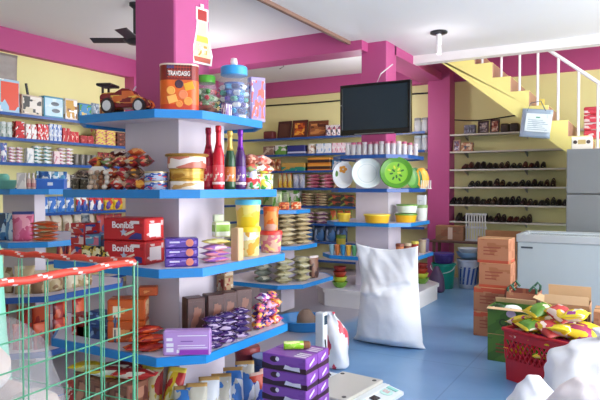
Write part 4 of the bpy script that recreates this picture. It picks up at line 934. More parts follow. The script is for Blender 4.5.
for k in range(5):
    put('B', 1, 45, 28, 0, 'pillow', 'biscuit_packet', 'orange and brown flat biscuit packet, %s, corner unit' % lev(k, 5)[2:], [pr('#b8744c', '#d85c2c', '#a8a078', '#e0a060', sc=2.6, th=.45, seed=k)], wm=.2, hm=.033, dep=.1, ins=.13, base=k * .031, rot=35)
for i, (px, h) in enumerate(((6, .2), (24, .22), (38, .18), (54, .17), (70, .14), (84, .12))):
    put('B', 2, px, 20, 0, 'pouch', 'bread_bag', 'beige bread bag on the corner unit below biscuits, %s' % nth(i, 6)[2:], [pr('#b8a47c', '#d8ccb0', '#8c6c4c', '#c8bca8', sc=2.5, th=.45, seed=i)], wm=.15, hm=h, dep=.1, ins=.17)
for i in range(5):
    for k in range(2):
        put('B', 3, 2 + 19 * i, 20, 0, 'pouch', 'snack_bag', 'red snack bag on lowest corner tier, %s, %s row' % (nth(i, 5)[2:], ('front', 'rear')[k]), [pr('#b02a24', '#d85c34', '#6c1c24', '#2c2c64', sc=2.5, th=.5, seed=i)], wm=.14, hm=.2 + .09 * k, dep=.08, ins=.13 + .17 * k)

# ------------------------------------------------------------------ the low grocery unit between the pillars
for k in range(7):
    for i, px in enumerate((285, 301)):
        put('D', 1, px, 16, 0, 'pillow', 'rice_packet', 'tan rice packet on the grocery unit, %s stack, %s' % (('left', 'right')[i], lev(k, 7)[2:]), [pr('#b8a47c', '#8c7c5c', '#d0c4a0', sc=2.5, th=.55, seed=k + 5 * i)], wm=.22, hm=.056, dep=.17, ins=.14, base=k * .051, rot=62, group='tan rice packets stacked on middle tier')
for k in range(4):
    for i, px in enumerate((263, 283, 301)):
        put('D', 2, px, 18, 0, 'pillow', 'lentil_packet', '%s lentil packet on the grocery unit, %s stack, %s' % ('grey green' if i == 0 else 'pale green', ('left', 'middle', 'right')[i], lev(k, 4)[2:]), [pr('#7c8478' if i == 0 else '#b0a880', '#5c6458' if i == 0 else '#8c8460', '#c8c4ac', sc=2.5, th=.55, seed=k + 4 * i)], wm=.2, hm=.075, dep=.15, ins=.16, base=k * .068, rot=35 + 20 * i)
put('D', 2, 314, 10, 20, 'pouch', 'spice_bag', 'dark brown bag with round white top at grocery unit right end', [pr('#4c3430', '#8c6450', sc=3, th=.6), plain('#d8ccc8')], wm=.14, hm=.26, dep=.09, ins=.14, rot=70)
for i, (px, wm, c) in enumerate(((284, .12, ('#c84c24', '#e8a05c', '#7c2c1c')), (296, .12, ('#d85c28', '#e8d0a0', '#a83420')))):
    put('D', 0, px, 14, 8, 'slab', 'sweet_tray', 'orange red sweet tray on the grocery unit, %s one' % ('left', 'right')[i], [pr(*c, sc=5, th=.4)], wm=wm, hm=.09, dep=.14, ins=.12, rot=30)
for i, px in enumerate((277, 286, 294)):
    put('D', 0, px, 10, 13, 'carton', 'tea_carton', 'pale green carton on the grocery unit top, %s' % ('leftmost', 'middle', 'rightmost')[i], [plain('#a8c088'), pr('#b8cc94', '#5c9c34', '#e0e8d0', sc=2.5, th=.5, seed=i)], wm=.1, hm=.2, dep=.06, ins=.3, rot=10)

# ------------------------------------------------------------------ the unit round the rear pillar
for i in range(13):
    px = 348 + 5.6 * i
    put('C', 0, px, 5.2, 13, 'jar', 'glass_jar', 'clear glass jar with pink lid under the television, %s' % nth(i, 13)[2:], [CLR, pr('#b8b0b8', '#d8d0d4', '#8c7c88', sc=4, th=.4), plain('#c05c7c' if i % 3 else '#d8c8d0', .3)], wm=.066, hm=.16, ins=.06, group='pink lidded glass jars under the television')
for i, (px, wp, hp, m, lab, ins) in enumerate(((343, 21, 27, [plain('#e4e8ec', .3), plain('#eef0f0', .3)], 'small white oval tray with orange flower print', .06), (367, 31, 31, [plain('#e0ecec', .25), plain('#eef4f2', .25)], 'large white round tray on the rear pillar unit', .06), (396, 33, 32, [plain('#4c8c1c', .3), plain('#7cb82c', .3)], 'large green round tray with dark leaf print', .06))):
    q, hh, p = put('C', 1, px, wp, hp, 'plate', 'serving_tray', lab, m, ins=ins, rot=28, cat='tray')
    r = hh / 2
    M = Matrix.Translation((0, 0, r)) @ Matrix.Rotation(radians(80), 4, 'X')
    if i == 0:
        for k in range(5): MB().lathe([(.022, .005), (.02, .007), (0, .007)], plain('#e89c2c'), 12, M=M @ Matrix.Translation((.03 * cos(k * 1.256), .075 + .03 * sin(k * 1.256), 0))).build('printed_petal', q)
        MB().lathe([(.02, .006), (.018, .0085), (0, .0085)], plain('#5c8c3c'), 10, M=M @ Matrix.Translation((-.08, .02, 0)), sy=2).build('printed_leaf', q)
    if i == 2:
        for k in range(12):
            a = k * 2.4; rd = r * (.18 + .03 * k)
            MB().lathe([(.024, .0045), (.022, .0065), (0, .0065)], plain('#2c5c20' if k % 3 else '#c8cc3c'), 8, M=M @ Matrix.Translation((rd * cos(a), rd * sin(a), 0)) @ Matrix.Rotation(a, 4, 'Z'), sy=.5).build('printed_leaf', q)
    if i == 1: MB().lathe([(r * .62, .0035), (r * .62, .006), (r * .58, .006), (r * .58, .0035)], plain('#c8d8d8', .3), 30, M=M).build('rim_ring', q)
for i, px in enumerate((411, 415, 421, 425)):
    q, hh, p = put('C', 1, px, 24, 26, 'plate', 'dinner_plate', '%s plate standing in the rack, %s' % (('green', 'dark green', 'yellow', 'orange yellow')[i], nth(i, 4)[2:]), [plain(('#4c8c3c', '#2c6c3c', '#e8b82c', '#e0a028')[i], .3), plain(('#6ca84c', '#3c7c4c', '#f0c83c', '#e8b038')[i], .3)], ins=(.14, .12, .07, .06)[i], rot=58, hm=.27, wm=.2)
x, y, d = onD(426, 7.0)
rk = empty('plate_rack', (x, y, 1.44), .5); tag(rk, 'white wire plate rack at right end of the tray shelf', 'rack')
for k in range(6): MB().tube([(-.06 + .022 * k, -.03, .004), (-.06 + .022 * k, -.035, .1), (-.06 + .022 * k, -.02, .1), (-.06 + .022 * k, .0, .004)], .003, plain('#e4e4e0', .3), 6).build('wire', rk)
MB().tube([(-.07, -.03, .004), (.06, -.03, .004), (.06, .0, .004), (-.07, 0, .004)], .004, plain('#e4e4e0', .3), 6, closed=True).build('base_wire', rk)
for i, (px, wp, hp, kind, m, lab, ins, z0) in enumerate((
    (344, 16, 8, 'tub', [plain('#d8b83c', .3), plain('#e8cc2c', .3)], 'low yellow container, left on the third tier', .12, 0),
    (377, 31, 9, 'tub', [plain('#e8b428', .3), plain('#f0d440', .3)], 'wide yellow container below the white tray', .1, 0),
    (406, 27, 9, 'tub', [plain('#e8b420', .3), plain('#6c9c34', .3)], 'wide yellow container with green lid', .14, 0),
    (407, 26, 9, 'tub', [plain('#e0e8dc', .3), plain('#7ca84c', .3)], 'white container with green lid on the yellow container', .15, .112),
    (427, 15, 16, 'tub', [plain('#e4e8e0', .3), plain('#8cac6c', .3)], 'tall white container with green lid at third tier right', .1, 0))):
    q, hh, p = put('C', 2, px, wp, hp, kind, 'food_container', lab, m, ins=ins, base=z0, wm=wp * 7 / F * .88, hm=.108 if i != 4 else .2)
put('C', 2, 427, 14, 20, 'carton', 'white_carton', 'white carton with small print on the tall container', [plain('#e0e4e4'), pr('#e8ecec', '#c8ccd0', sc=5, th=.7)], ins=.1, base=.201, wm=.11, hm=.13, dep=.06)
for i, (px, c) in enumerate(((328, ('#c8b03c', '#6c8c34')), (335, ('#d8c850', '#7c9c3c')))):
    put('C', 3, px, 14, 24, 'tub', 'storage_tub', 'yellow tub with green top, %s, on the fourth tier' % ('left one', 'right one')[i], [plain(c[0], .35), plain(c[1], .4)], ins=.2, wm=.13, hm=.23)
for i, c in enumerate(('#8cb8c8', '#c8743c', '#3c8cb8', '#e8b040', '#5c9c6c', '#d8c0a0', '#4c7ca8')):
    put('C', 3, 332 + 5.6 * i, 6, 12, 'bowl', 'drinking_cup', '%s plastic cup on the fourth tier' % ('pale blue', 'orange brown', 'blue', 'amber', 'green', 'cream', 'slate blue')[i], [plain(c, .3)], ins=.07, wm=.075, hm=.13, cat='cup')
for i, c in enumerate(('#c87c4c', '#8c5c4c', '#a8382c', '#b8a88c', '#6c5c7c')):
    put('C', 3, 400 + 7.5 * i, 9, 15, 'tub', 'storage_tub', '%s small tub behind the white sack, fourth tier' % ('tan', 'brown', 'red', 'beige', 'purple grey')[i], [plain(c, .4), plain(('#8c4c3c', '#c8b08c', '#d8c84c', '#a89078', '#4c3c6c')[i], .4)], ins=.1, wm=.1, hm=.17)
for i, px in enumerate((340, 425)):
    for k, c in enumerate(('#6c9c34', '#b8c43c', '#a83a24', '#8c2c24')):
        put('C', 4, px, 17, 0, 'bowl', 'plastic_bowl', '%s plastic bowl in the %s stack on the white plinth' % (('green', 'lime', 'red', 'dark red')[k], ('left', 'right')[i]), [plain(c, .35)], ins=.2, wm=.2 - .012 * k, hm=.075, base=k * .062)
# cross bracing: chocolate boxes etc stand freely, see the floor goods below
def lerp(a, b, t): return a + (b - a) * t
# ------------------------------------------------------------------ sacks
def sack(name, rings, m, label, loc, rz, nu=40, seed=0, amp=.012, cat='sack', sub=1, parent=None):
    """rings: (z, half width, half depth, y offset, squareness, x skew)"""
    b = MB(); vs = []
    if amp >= .02:      # finer rings so that the cloth can crease
        rings = [tuple(lerp(p, q, t / 3) for p, q in zip(A, B)) for A, B in zip(rings, rings[1:]) for t in range(3)] + [rings[-1]]
    for z, w, d, yo, sq, sk in rings:
        for i in range(nu):
            a = 2 * pi * i / nu; c, s = cos(a), sin(a)
            x = w * math.copysign(abs(c) ** sq, c); y = d * math.copysign(abs(s) ** sq, s)
            v = Vector((x + sk, y + yo, z + (.0 if z <= 0 else sk * 0)))
            n = noise.noise(Vector((x * 5 + seed, y * 5, z * 4))) + .5 * noise.noise(Vector((x * 13 + seed, y * 9, z * 11 + 3)))
            fold = noise.noise(Vector((x * 22 + z * 9 + seed, 3.1, z * 3)))
            cr = .35 - abs(noise.noise(Vector((x * 7 + z * 5 + seed, y * 7 - z * 3, z * 5)))) * 1.6
            k = amp * (n + .6 * fold + (cr if amp >= .02 else 0)) * min(1, z * 8)
            v += Vector((c * k, s * k, 0)); vs.append(v)
    n = len(rings); fs = []
    for j in range(n - 1):
        for i in range(nu): fs.append((j * nu + i, j * nu + (i + 1) % nu, (j + 1) * nu + (i + 1) % nu, (j + 1) * nu + i))
    fs += [list(range(nu))[::-1], [(n - 1) * nu + i for i in range(nu)]]
    b.add(vs, fs, m); o = b.build(name, parent, smooth=True)
    if sub: md = o.modifiers.new('s', 'SUBSURF'); md.levels = md.render_levels = sub
    if label: place(o, *loc, rz); tag(o, label, cat)
    return o
def weave(c, name):
    key = ('w', c)
    if key in MC: return MC[key]
    m, nt, b, N, L = _new(key)
    b.inputs['Base Color'].default_value = lin(c); b.inputs['Roughness'].default_value = .45
    tc = N('ShaderNodeTexCoord'); wv = N('ShaderNodeTexWave'); wv.inputs['Scale'].default_value = 60; wv.inputs['Distortion'].default_value = 1
    nz = N('ShaderNodeTexNoise'); nz.inputs['Scale'].default_value = 7; nz.inputs['Detail'].default_value = 5
    L(tc.outputs['Object'], wv.inputs['Vector']); L(tc.outputs['Object'], nz.inputs['Vector'])
    ad = N('ShaderNodeMath'); ad.operation = 'MULTIPLY_ADD'; ad.inputs[1].default_value = .06
    L(wv.outputs['Fac'], ad.inputs[0]); L(nz.outputs['Fac'], ad.inputs[2])
    bp = N('ShaderNodeBump'); bp.inputs['Strength'].default_value = .3; bp.inputs['Distance'].default_value = .02
    L(ad.outputs[0], bp.inputs['Height']); L(bp.outputs[0], b.inputs['Normal'])
    return m
SW = weave('#eef0f4', 's')
# the tall white sack in the middle of the floor: full below, empty flattened top with two ears
def tall_sack():
    nu, nv = 49, 60; W, Hh = .335, .93; vs = []; b = MB()
    def halfw(v): return .335 - .03 * sin(pi * min(1, v / .9)) - .045 * v + (.012 * max(0, (v - .93) / .07)) + (.025 * (1 - v / .05) if v < .05 else 0)
    def halfd(v):
        if v < .08: return .035 + .135 * (v / .08) ** .5
        if v < .5: return .17 + .02 * sin(pi * (v - .08) / .42)
        if v < .62: t = (v - .5) / .12; return lerp(.17, .09, t * t * (3 - 2 * t))
        return lerp(.09, .012, ((v - .62) / .38) ** .8)
    for side in (-1, 1):
        for j in range(nv):
            v = j / (nv - 1)
            for i in range(nu):
                u = -1 + 2 * i / (nu - 1)
                x = u * halfw(v); prof = max(0, 1 - abs(u) ** 2.6) ** .6
                y = side * halfd(v) * prof
                z = v * Hh
                if v > .55: z -= .05 * (1 - u * u) * ((v - .55) / .45) ** 1.5 - (-.0) * (abs(u) ** 6) * ((v - .55) / .45)   # sagging mouth between the ears
                if side < 0 and .5 < v: # the slack cloth folds over in front
                    edge = .56 + .07 * u + .03 * sin(3 * u)
                    t = min(1, max(0, (v - edge) / .03)); y -= .028 * t * (1 - (v - edge) / .5) * prof
                ins = 0 if i in (0, nu - 1) or j in (0,) else 1
                n = noise.noise(Vector((x * 6, z * 5, side * 3))) * .014 + noise.noise(Vector((x * 15 + z * 7, z * 8, side))) * (.003 if v < .5 else .012)
                y += side * n * ins + (.03 * sin(2.2 * u + 1) * max(0, v - .7) / .3) - .05 * max(0, v - .5)
                vs.append((x + .012 * sin(4 * v), y, max(0, z + (.012 * u * u if j == 0 else 0) * 0)))
    k = nu * nv; fs = []
    for j in range(nv - 1):
        for i in range(nu - 1):
            a = j * nu + i; fs += [(a, a + 1, a + 1 + nu, a + nu), (k + a + 1, k + a, k + a + nu, k + a + 1 + nu)]
        a, c = j * nu, j * nu + nu - 1; fs += [(a, a + nu, k + a + nu, k + a), (c + nu, c, k + c, k + c + nu)]
    for i in range(nu - 1):
        fs.append((i + 1, i, k + i, k + i + 1)); t = (nv - 1) * nu + i; fs.append((t, t + 1, k + t + 1, k + t))
    b.add(vs, fs, SW); o = b.build('white_sack', smooth=True)
    return o
o = tall_sack(); place(o, -2.02, 5.14, 0, 0); tag(o, 'tall full white woven sack standing alone in the middle of the blue floor', 'sack')
# big white sack at the right edge, slumped, with gathered mouth
R1 = [(0, .24, .2, 0, .7, 0), (.02, .3, .25, 0, .75, 0), (.12, .34, .29, 0, .8, 0), (.26, .34, .29, 0, .85, 0), (.38, .34, .29, .01, .9, .01), (.47, .31, .26, .02, .95, .02), (.53, .23, .19, .03, 1, .05), (.56, .12, .1, .03, 1, .08), (.57, .08, .06, .03, 1, .09), (.61, .11, .07, .03, 1, .1), (.63, .12, .07, .04, 1, .11)]
x, y, d = onD(602, 3.45)
o = sack('white_sack', R1, SW, 'big slumped white sack at the right edge, in front of the red basket', (x, y, 0), .5, seed=4, amp=.05); o.scale = (.97, .97, .97)
x, y, d = onD(537, 3.2)
R2 = [(0, .15, .11, 0, .7, 0), (.02, .17, .13, 0, .8, 0), (.15, .18, .14, 0, .85, 0), (.28, .14, .11, 0, .9, 0), (.36, .09, .07, 0, 1, 0), (.405, .05, .03, 0, 1, -.005), (.43, .03, .012, 0, 1, -.01)]
sk = sack('white_sack', R2, SW, 'small pointed white sack with green stripe at the bottom edge', (x, y, 0), .3, seed=9, amp=.02)
b = MB()
b.tube([(.1, -.115, .3), (.12, -.11, .24), (.14, -.105, .18), (.15, -.1, .1)], .014, plain('#2c8c6c', .4), 8); b.build('green_stripe', sk)
x, y, d = onD(592, 2.75)
R3 = [(0, .17, .14, 0, .7, 0), (.03, .2, .17, 0, .8, 0), (.2, .21, .18, 0, .85, 0), (.4, .19, .16, 0, .9, 0), (.5, .14, .12, 0, .95, 0), (.545, .06, .05, 0, 1, 0), (.55, .02, .02, 0, 1, 0)]
sack('white_sack', R3, weave('#f0e6e6', 'p'), 'pinkish white sack in the bottom right corner', (x, y, 0), .2, seed=2, amp=.02)

# ------------------------------------------------------------------ purple chocolate cartons by the front shelf
VP = pr('#8648a8', '#8e52b0', sc=2, th=.6, rough=.35)
DKV = plain('#3a1c30', .4)
def purple_box(first):
    root = empty('chocolate_carton'); w, dd, h = .268, .126, .0805
    MB().box(-w / 2, w / 2, -dd / 2, dd / 2, 0, h, VP, .004).build('carton', root)
    b = MB()
    b.prism([(-w / 2, .0), (w / 2, .0), (w / 2, .028), (w * .2, .02), (0, .03), (-w * .25, .022), (-w / 2, .034)], -dd / 2 - .0012, -dd / 2 + .001, DKV, 'y')
    b.prism([(-dd / 2, .0), (dd / 2, .0), (dd / 2, .03), (0, .022), (-dd / 2, .022)], w / 2 - .001, w / 2 + .0012, DKV, 'x')
    b.build('printed_base', root)
    b = MB(); wl = plain('#e8e0ec', .35)
    b.prism([(.0, .012), (.1, .008), (.095, .03), (.05, .026), (.01, .034)], -dd / 2 - .0018, -dd / 2 + .001, wl, 'y')
    b.prism([(-.025, .03), (.025, .055), (.025, .068), (-.025, .043)], w / 2 - .001, w / 2 + .0018, wl, 'x')
    b.build('white_splash', root)
    b = MB(); b.lathe([(.02, 0), (.018, .0015), (0, .0015)], DKV, 14, M=Matrix.Translation((-.06, -dd / 2, .055)) @ Matrix.Rotation(pi / 2, 4, 'X'), sx=1.3, sy=.8)
    b.lathe([(.012, 0), (.01, .0018), (0, .0018)], wl, 12, M=Matrix.Translation((-.04, -dd / 2, .058)) @ Matrix.Rotation(pi / 2, 4, 'X')); b.build('printed_emblem', root)
    b = MB()
    for k in range(3): b.box(.05, .12, -.045 + .028 * k, -.03 + .028 * k, h - .001, h + .0008, wl)
    b.build('printed_bars', root)
    return root
first = None
for lv in range(7):
    for k in range(2):
        q = purple_box(0) if first is None else dup(first); first = first or q
        place(q, -1.607 + .004 * (lv % 2), 2.675 + .129 * k, .0822 * lv, .02 * (lv % 2))
        tag(q, 'purple chocolate carton, %s column, %s' % (('front', 'rear')[k], lev(lv, 7)[2:]), 'box', 'purple chocolate cartons stacked on the floor')
tb = empty('sweet_tube', (-1.615, 2.75, .597), radians(35)); tag(tb, 'bright green sweet tube with brown end lying on the purple cartons', 'packet')
M = Matrix.Rotation(pi / 2, 4, 'Y')
MB().lathe([(.021, -.065), (.0225, -.06), (.0225, .04), (.021, .042)], pr('#8cd01c', '#a8e04c', '#e8f0a0', sc=3, th=.6), 18, M=M).build('body', tb, angle=40)
MB().lathe([(.021, .042), (.0225, .045), (.02, .075), (.008, .082), (0, .082)], plain('#8c5c3c', .4), 18, M=M).build('twist_end', tb, angle=40)

# ------------------------------------------------------------------ weighing scale
sc_ = empty('weighing_scale', (-1.72, 3.6, 0), radians(-6)); tag(sc_, 'white platform weighing scale on the floor with display column', 'weighing scale')
SCW = plain('#e4eaec', .35, .03); PLT = plain('#c9c6bc', .3, .04, 4)
b = MB(); b.box(-.2, .2, -.27, .27, .02, .085, SCW, .012, seg=2); b.build('housing', sc_)
b = MB(); b.box(-.185, .15, -.255, .255, .086, .112, PLT, .006)
b.build('weighing_plate', sc_)
for xx in (-.15, .11):
    for yy in (-.2, .2):
        MB().lathe([(.016, .112), (.014, .115), (0, .1155)], plain('#4a4a48', .5), 14, (xx, yy, 0)).build('rubber_pad', sc_)
        MB().lathe([(.02, 0), (.022, .02), (0, .021)], BLACK, 12, (xx, yy, 0)).build('foot', sc_)
pn2 = MB().prism([(.155, .085), (.3, .052), (.3, .03), (.155, .02)], -.27, .27, SCW, 'y').build('control_panel', sc_)
Mp = Matrix.Translation((.228, 0, .0705)) @ Matrix.Rotation(math.atan2(.033, .145), 4, 'Y')
MB().lathe([(.045, 0), (.045, .002), (.04, .004), (0, .004)], plain('#bfe4dc', .3), 24, M=Mp @ Matrix.Translation((0, .15, 0)), sx=1, sy=1.2).build('keypad', pn2)
b = MB()
for i in range(3):
    for j in range(3): b.box(-.02 + .015 * i, -.01 + .015 * i, .13 + .015 * j, .14 + .015 * j, .003, .006, plain('#e8b8b8', .4), M=Mp)
b.build('key', pn2)
MB().box(-.028, .022, -.04, .03, 0, .004, plain('#2c2c34', .2), .001, M=Mp).build('display', pn2)
MB().box(-.05, .04, -.2, -.08, 0, .003, plain('#8ed0c8', .35), .001, M=Mp).build('label_panel', pn2)
MB().box(-.05, .045, .21, .25, 0, .003, plain('#8ed0c8', .35), .001, M=Mp).build('label_panel', pn2)
b = MB(); b.box(-.46, -.385, .3, .365, .0, .5, SCW, .012, seg=2); b.box(-.43, -.14, .2, .34, .03, .055, SCW, .006); b.build('display_column', sc_)
MB().box(-.386, -.3835, .315, .355, .41, .48, plain('#3c4c5c', .2)).build('column_display', sc_)
MB().tube([(-.38, .32, .3), (-.36, .31, .2), (-.36, .3, .08), (-.29, .26, .06)], .005, BLACK, 6).build('cord', sc_)
x, y, d = onD(336, 4.75)
R4 = [(0, .09, .07, 0, .8, 0), (.02, .11, .09, 0, .85, 0), (.15, .12, .1, 0, .9, 0), (.28, .1, .09, 0, .95, 0), (.37, .06, .05, 0, 1, -.02), (.42, .03, .025, 0, 1, -.03), (.45, .05, .03, 0, 1, -.04)]
sack('shopping_bag', R4, pr('#e4e6ea', '#d84c5c', '#e8eaee', '#c8d0dc', sc=5, th=.72, rough=.3), 'white plastic bag with red print standing behind the scale', (x, y, 0), .3, seed=6, amp=.025, cat='bag')

# ------------------------------------------------------------------ bowls and tray on the floor behind the front unit
x, y, d = onD(265, 4.35)
for k in range(3):
    q = bowl('plastic_bowl', .2, .2, .1, [plain(('#4c5c84', '#3c4c74', '#5c6c94')[k], .35)]); place(q, x, y, .0 + .055 * k, 0); tag(q, 'slate blue plastic bowl, %s of the stack behind the front unit' % ('bottom', 'middle', 'top')[k], 'bowl')
q = tub('red_tub', .2, .2, .24, [plain('#7c2428', .4), plain('#8c2c30', .4)]); x, y, d = onD(247, 4.5); place(q, x, y, 0, 0); tag(q, 'dark red plastic tub standing behind the front pillar', 'tub')
x, y, d = onD(304, 6.1)
q = empty('round_tray', (x, y, .0)); tag(q, 'blue round plastic basin on the grey floor beside the grocery unit', 'basin')
MB().lathe([(.22, 0), (.23, .01), (.27, .1), (.285, .1), (.285, .108), (.262, .106), (.222, .014), (0, .014)], plain('#2f86c8', .35), 30).build('basin', q, angle=40)
q2 = sack('brown_bundle', [(0, .09, .08, 0, .9, 0), (.03, .11, .1, 0, .9, 0), (.1, .1, .09, 0, 1, 0), (.16, .06, .05, 0, 1, 0), (.19, .03, .03, 0, 1, 0)], plain('#8c7464', .7, .2, 9), 'brown cloth bundle sitting in the blue basin', (x + .05, y - .03, .0145), 0, nu=20, seed=12, amp=.02, cat='bundle')

# ------------------------------------------------------------------ red basket of crisps
bx, by = -.55, 4.66
bk = empty('red_basket', (bx, by, 0), radians(-28)); tag(bk, 'red perforated plastic basket full of crisp packets', 'basket')
RB = plain('#c41f2a', .35, .04)
def basket_wall(w0, w1, h, n, m, thick=.006):
    """one perforated wall: lower strip, upper strip, and round-holed middle band made of bars"""
    b = MB(); rows_ = 5; z0, z1 = h * .42, h * .8
    lw = lambda z: lerp(w0, w1, z / h)
    b.add([(-lw(0), 0, 0), (lw(0), 0, 0), (lw(z0), 0, z0), (-lw(z0), 0, z0), (-lw(0), thick, 0), (lw(0), thick, 0), (lw(z0), thick, z0), (-lw(z0), thick, z0)], [(0, 1, 2, 3), (5, 4, 7, 6), (3, 2, 6, 7), (0, 4, 5, 1), (0, 3, 7, 4), (1, 5, 6, 2)], m)
    b.add([(-lw(z1), 0, z1), (lw(z1), 0, z1), (lw(h), 0, h), (-lw(h), 0, h), (-lw(z1), thick, z1), (lw(z1), thick, z1), (lw(h), thick, h), (-lw(h), thick, h)], [(0, 1, 2, 3), (5, 4, 7, 6), (3, 2, 6, 7), (0, 4, 5, 1), (0, 3, 7, 4), (1, 5, 6, 2)], m)
    for i in range(n + 1):
        u = -1 + 2 * i / n
        for s in (-1, 1):
            u2 = max(-1, min(1, u + s * 2 * 2 / n))
            b.tube([(u * lw(z0), thick / 2, z0), (u2 * lw(z1), thick / 2, z1)], .0065, m, 5)
    return b
hB = .385
for nm, w0, w1, off0, off1, rz_ in (('front_wall', .268, .285, .172, .185, 0), ('back_wall', .268, .285, .172, .185, pi), ('side_wall', .172, .185, .268, .285, pi / 2), ('side_wall', .172, .185, .268, .285, -pi / 2)):
    b = basket_wall(w0, w1, hB, 14 if w0 > .2 else 9, RB)
    tilt = math.atan2(off1 - off0, hB)
    MM = Matrix.Rotation(rz_, 4, 'Z') @ Matrix.Translation((0, -off0, 0)) @ Matrix.Rotation(tilt, 4, 'X')
    b.v = [tuple(MM @ Vector(v)) for v in b.v]; b.build(nm, bk)
MB().box(-.268, .268, -.172, .172, 0, .008, RB, .002).build('bottom', bk)
b = MB()
for q in ((-.298, .298, -.2, -.176), (-.298, .298, .176, .2), (-.298, -.272, -.176, .176), (.272, .298, -.176, .176)): b.box(*q, hB - .015, hB + .012, RB, .005)
b.build('rim', bk)
rr = random.Random(11)
CM = Matrix.Translation((bx, by, 0)) @ Matrix.Rotation(radians(-28), 4, 'Z')
CP = [('#e4c820', '#a02c5c', '#f0e8d0', '#d8b818'), ('#e0c018', '#5c8c2c', '#f0e8c0', '#c0402c'), ('#c84440', '#f0d8c8', '#e8c030', '#e0b828'), ('#f0dc28', '#e8e4d8', '#a03c8c', '#e0c020')]
k = 0
for lv, spots in ((0, [(-.2, -.09), (-.02, -.09), (.16, -.09), (-.2, .09), (-.02, .09), (.16, .09)]), (1, [(-.2, -.08), (-.04, -.06), (.12, -.08), (-.18, .09), (0, .1), (.17, .08)]), (2, [(-.2, -.07), (-.09, -.1), (.03, -.09), (.14, -.08), (.22, -.02), (-.18, .08), (-.05, .06), (.08, .08), (.2, .1)]), (3, [(-.1, 0), (.05, .02), (.17, .03)])):
    for i, (xx, yy) in enumerate(spots):
        q = pillow('crisp_packet', .21, .16, .085, [pr(*CP[k % 4], sc=2.4, th=.42, rough=.25, seed=k), pr(*CP[k % 4][:1])])
        p = CM @ Vector((xx, yy, .2 + lv * .1)); q.location = p; q.rotation_euler = (rr.uniform(-.3, .3) * (lv >= 2), rr.uniform(-.35, .35) * (lv >= 2), rr.uniform(0, 3.1))
        tag(q, '%s crisp packet in the red basket, %s of %s layer' % (('yellow and maroon', 'yellow and green', 'red and cream', 'yellow and purple')[k % 4], ORD[i], ('lower', 'middle', 'upper', 'topmost')[lv]), 'packet', 'crisp packets in the red basket'); k += 1

# ------------------------------------------------------------------ cartons on the right
CB1 = pr('#a06a4c', '#94583c', '#a87454', sc=3, th=.68, bands=[(0, '#a06a4c'), (.8, '#b04a30')], rough=.75)
CB2 = pr('#a87050', '#98603f', sc=3, th=.75, bands=[(0, '#b04a30'), (.12, '#a87050')], rough=.75)
def closed_box(name, w, d, h, mats, label, loc, rz):
    root = empty(name, loc, rz); tag(root, label, 'box')
    b = MB(); b.box(-w / 2, w / 2, -d / 2, d / 2, 0, h, mats[0], .004)
    b.build('carton', root)
    b = MB(); t = .003
    b.box(-w / 2 + .001, w / 2 - .001, -d / 2 + .001, -.002, h - .001, h + t, CARD); b.box(-w / 2 + .001, w / 2 - .001, .002, d / 2 - .001, h - .001, h + t, CARD); b.build('flap', root)
    MB().box(-w / 2 - .0005, w / 2 + .0005, -.024, .024, h + t - .001, h + t + .0006, plain('#b08c64', .25)).build('tape', root)
    b = MB()
    for q in range(3): b.box(-w * .3, w * (.25 - .1 * q), -d / 2 - .0008, -d / 2 + .0005, h * (.62 - .14 * q), h * (.62 - .14 * q) + .012, plain('#8a4430', .7))
    b.build('printed_lines', root)
    return root
for k, (dx, m) in enumerate(((-.035, CB1), (-.03, CB1), (.012, CB2), (.0, CB2))):
    closed_box('stacked_carton', .3, .27, .236, [m], 'brown carton with orange band, %s, left of the freezer' % lev(k, 4)[2:], (-1.235 + dx, 6.03 + (.0 if k > 1 else -.02), .2395 * k), radians((2, -1, 1, -2)[k]))
x, y, d = onY(503, 5.28)
GRN = pr('#4f7a2c', '#426a26', sc=2, th=.6, rough=.6)
closed_box('green_carton', .34, .26, .225, [GRN], 'closed green carton under the open green carton', (-.93, 5.2, 0), -.05)
def open_box(name, w, d, h, m_out, m_in, label, loc, rz, flaps):
    root = empty(name, loc, rz); tag(root, label, 'box'); t = .004
    b = MB(); b.box(-w / 2, w / 2, -d / 2, d / 2, 0, t, m_out)
    for q in ((-w / 2, w / 2, -d / 2, -d / 2 + t), (-w / 2, w / 2, d / 2 - t, d / 2), (-w / 2, -w / 2 + t, -d / 2 + t, d / 2 - t), (w / 2 - t, w / 2, -d / 2 + t, d / 2 - t)): b.box(*q, 0, h, m_out)
    b.build('carton', root)
    for side, ang, ln in flaps:
        ww = w if side in 'fb' else d; a0 = {'f': 0, 'r': pi / 2, 'b': pi, 'l': -pi / 2}[side]; off = d / 2 if side in 'fb' else w / 2
        MM = Matrix.Rotation(a0, 4, 'Z') @ Matrix.Translation((0, -off + t / 2, h)) @ Matrix.Rotation(radians(ang), 4, 'X')
        MB().box(-ww / 2 + .003, ww / 2 - .003, -t / 2, t / 2, 0, ln, m_in, M=MM).build('flap', root)
    return root
gb = open_box('green_carton', .34, .26, .225, GRN, CARD2, 'open green carton with tan flaps, stacked on another green carton', (-.93, 5.2, .2290), -.05, (('b', -30, .05), ('r', 75, .09), ('f', 100, .05)))
words('Ope', .085, plain('#2c3c1c'), gb, (.0, -.1315, .1))
MB().lathe([(.03, 0), (.028, .001), (0, .001)], plain('#b8a8c8'), 14, M=Matrix.Translation((.02, -.13, .18)) @ Matrix.Rotation(pi / 2, 4, 'X'), sx=1.3).build('printed_logo', gb)
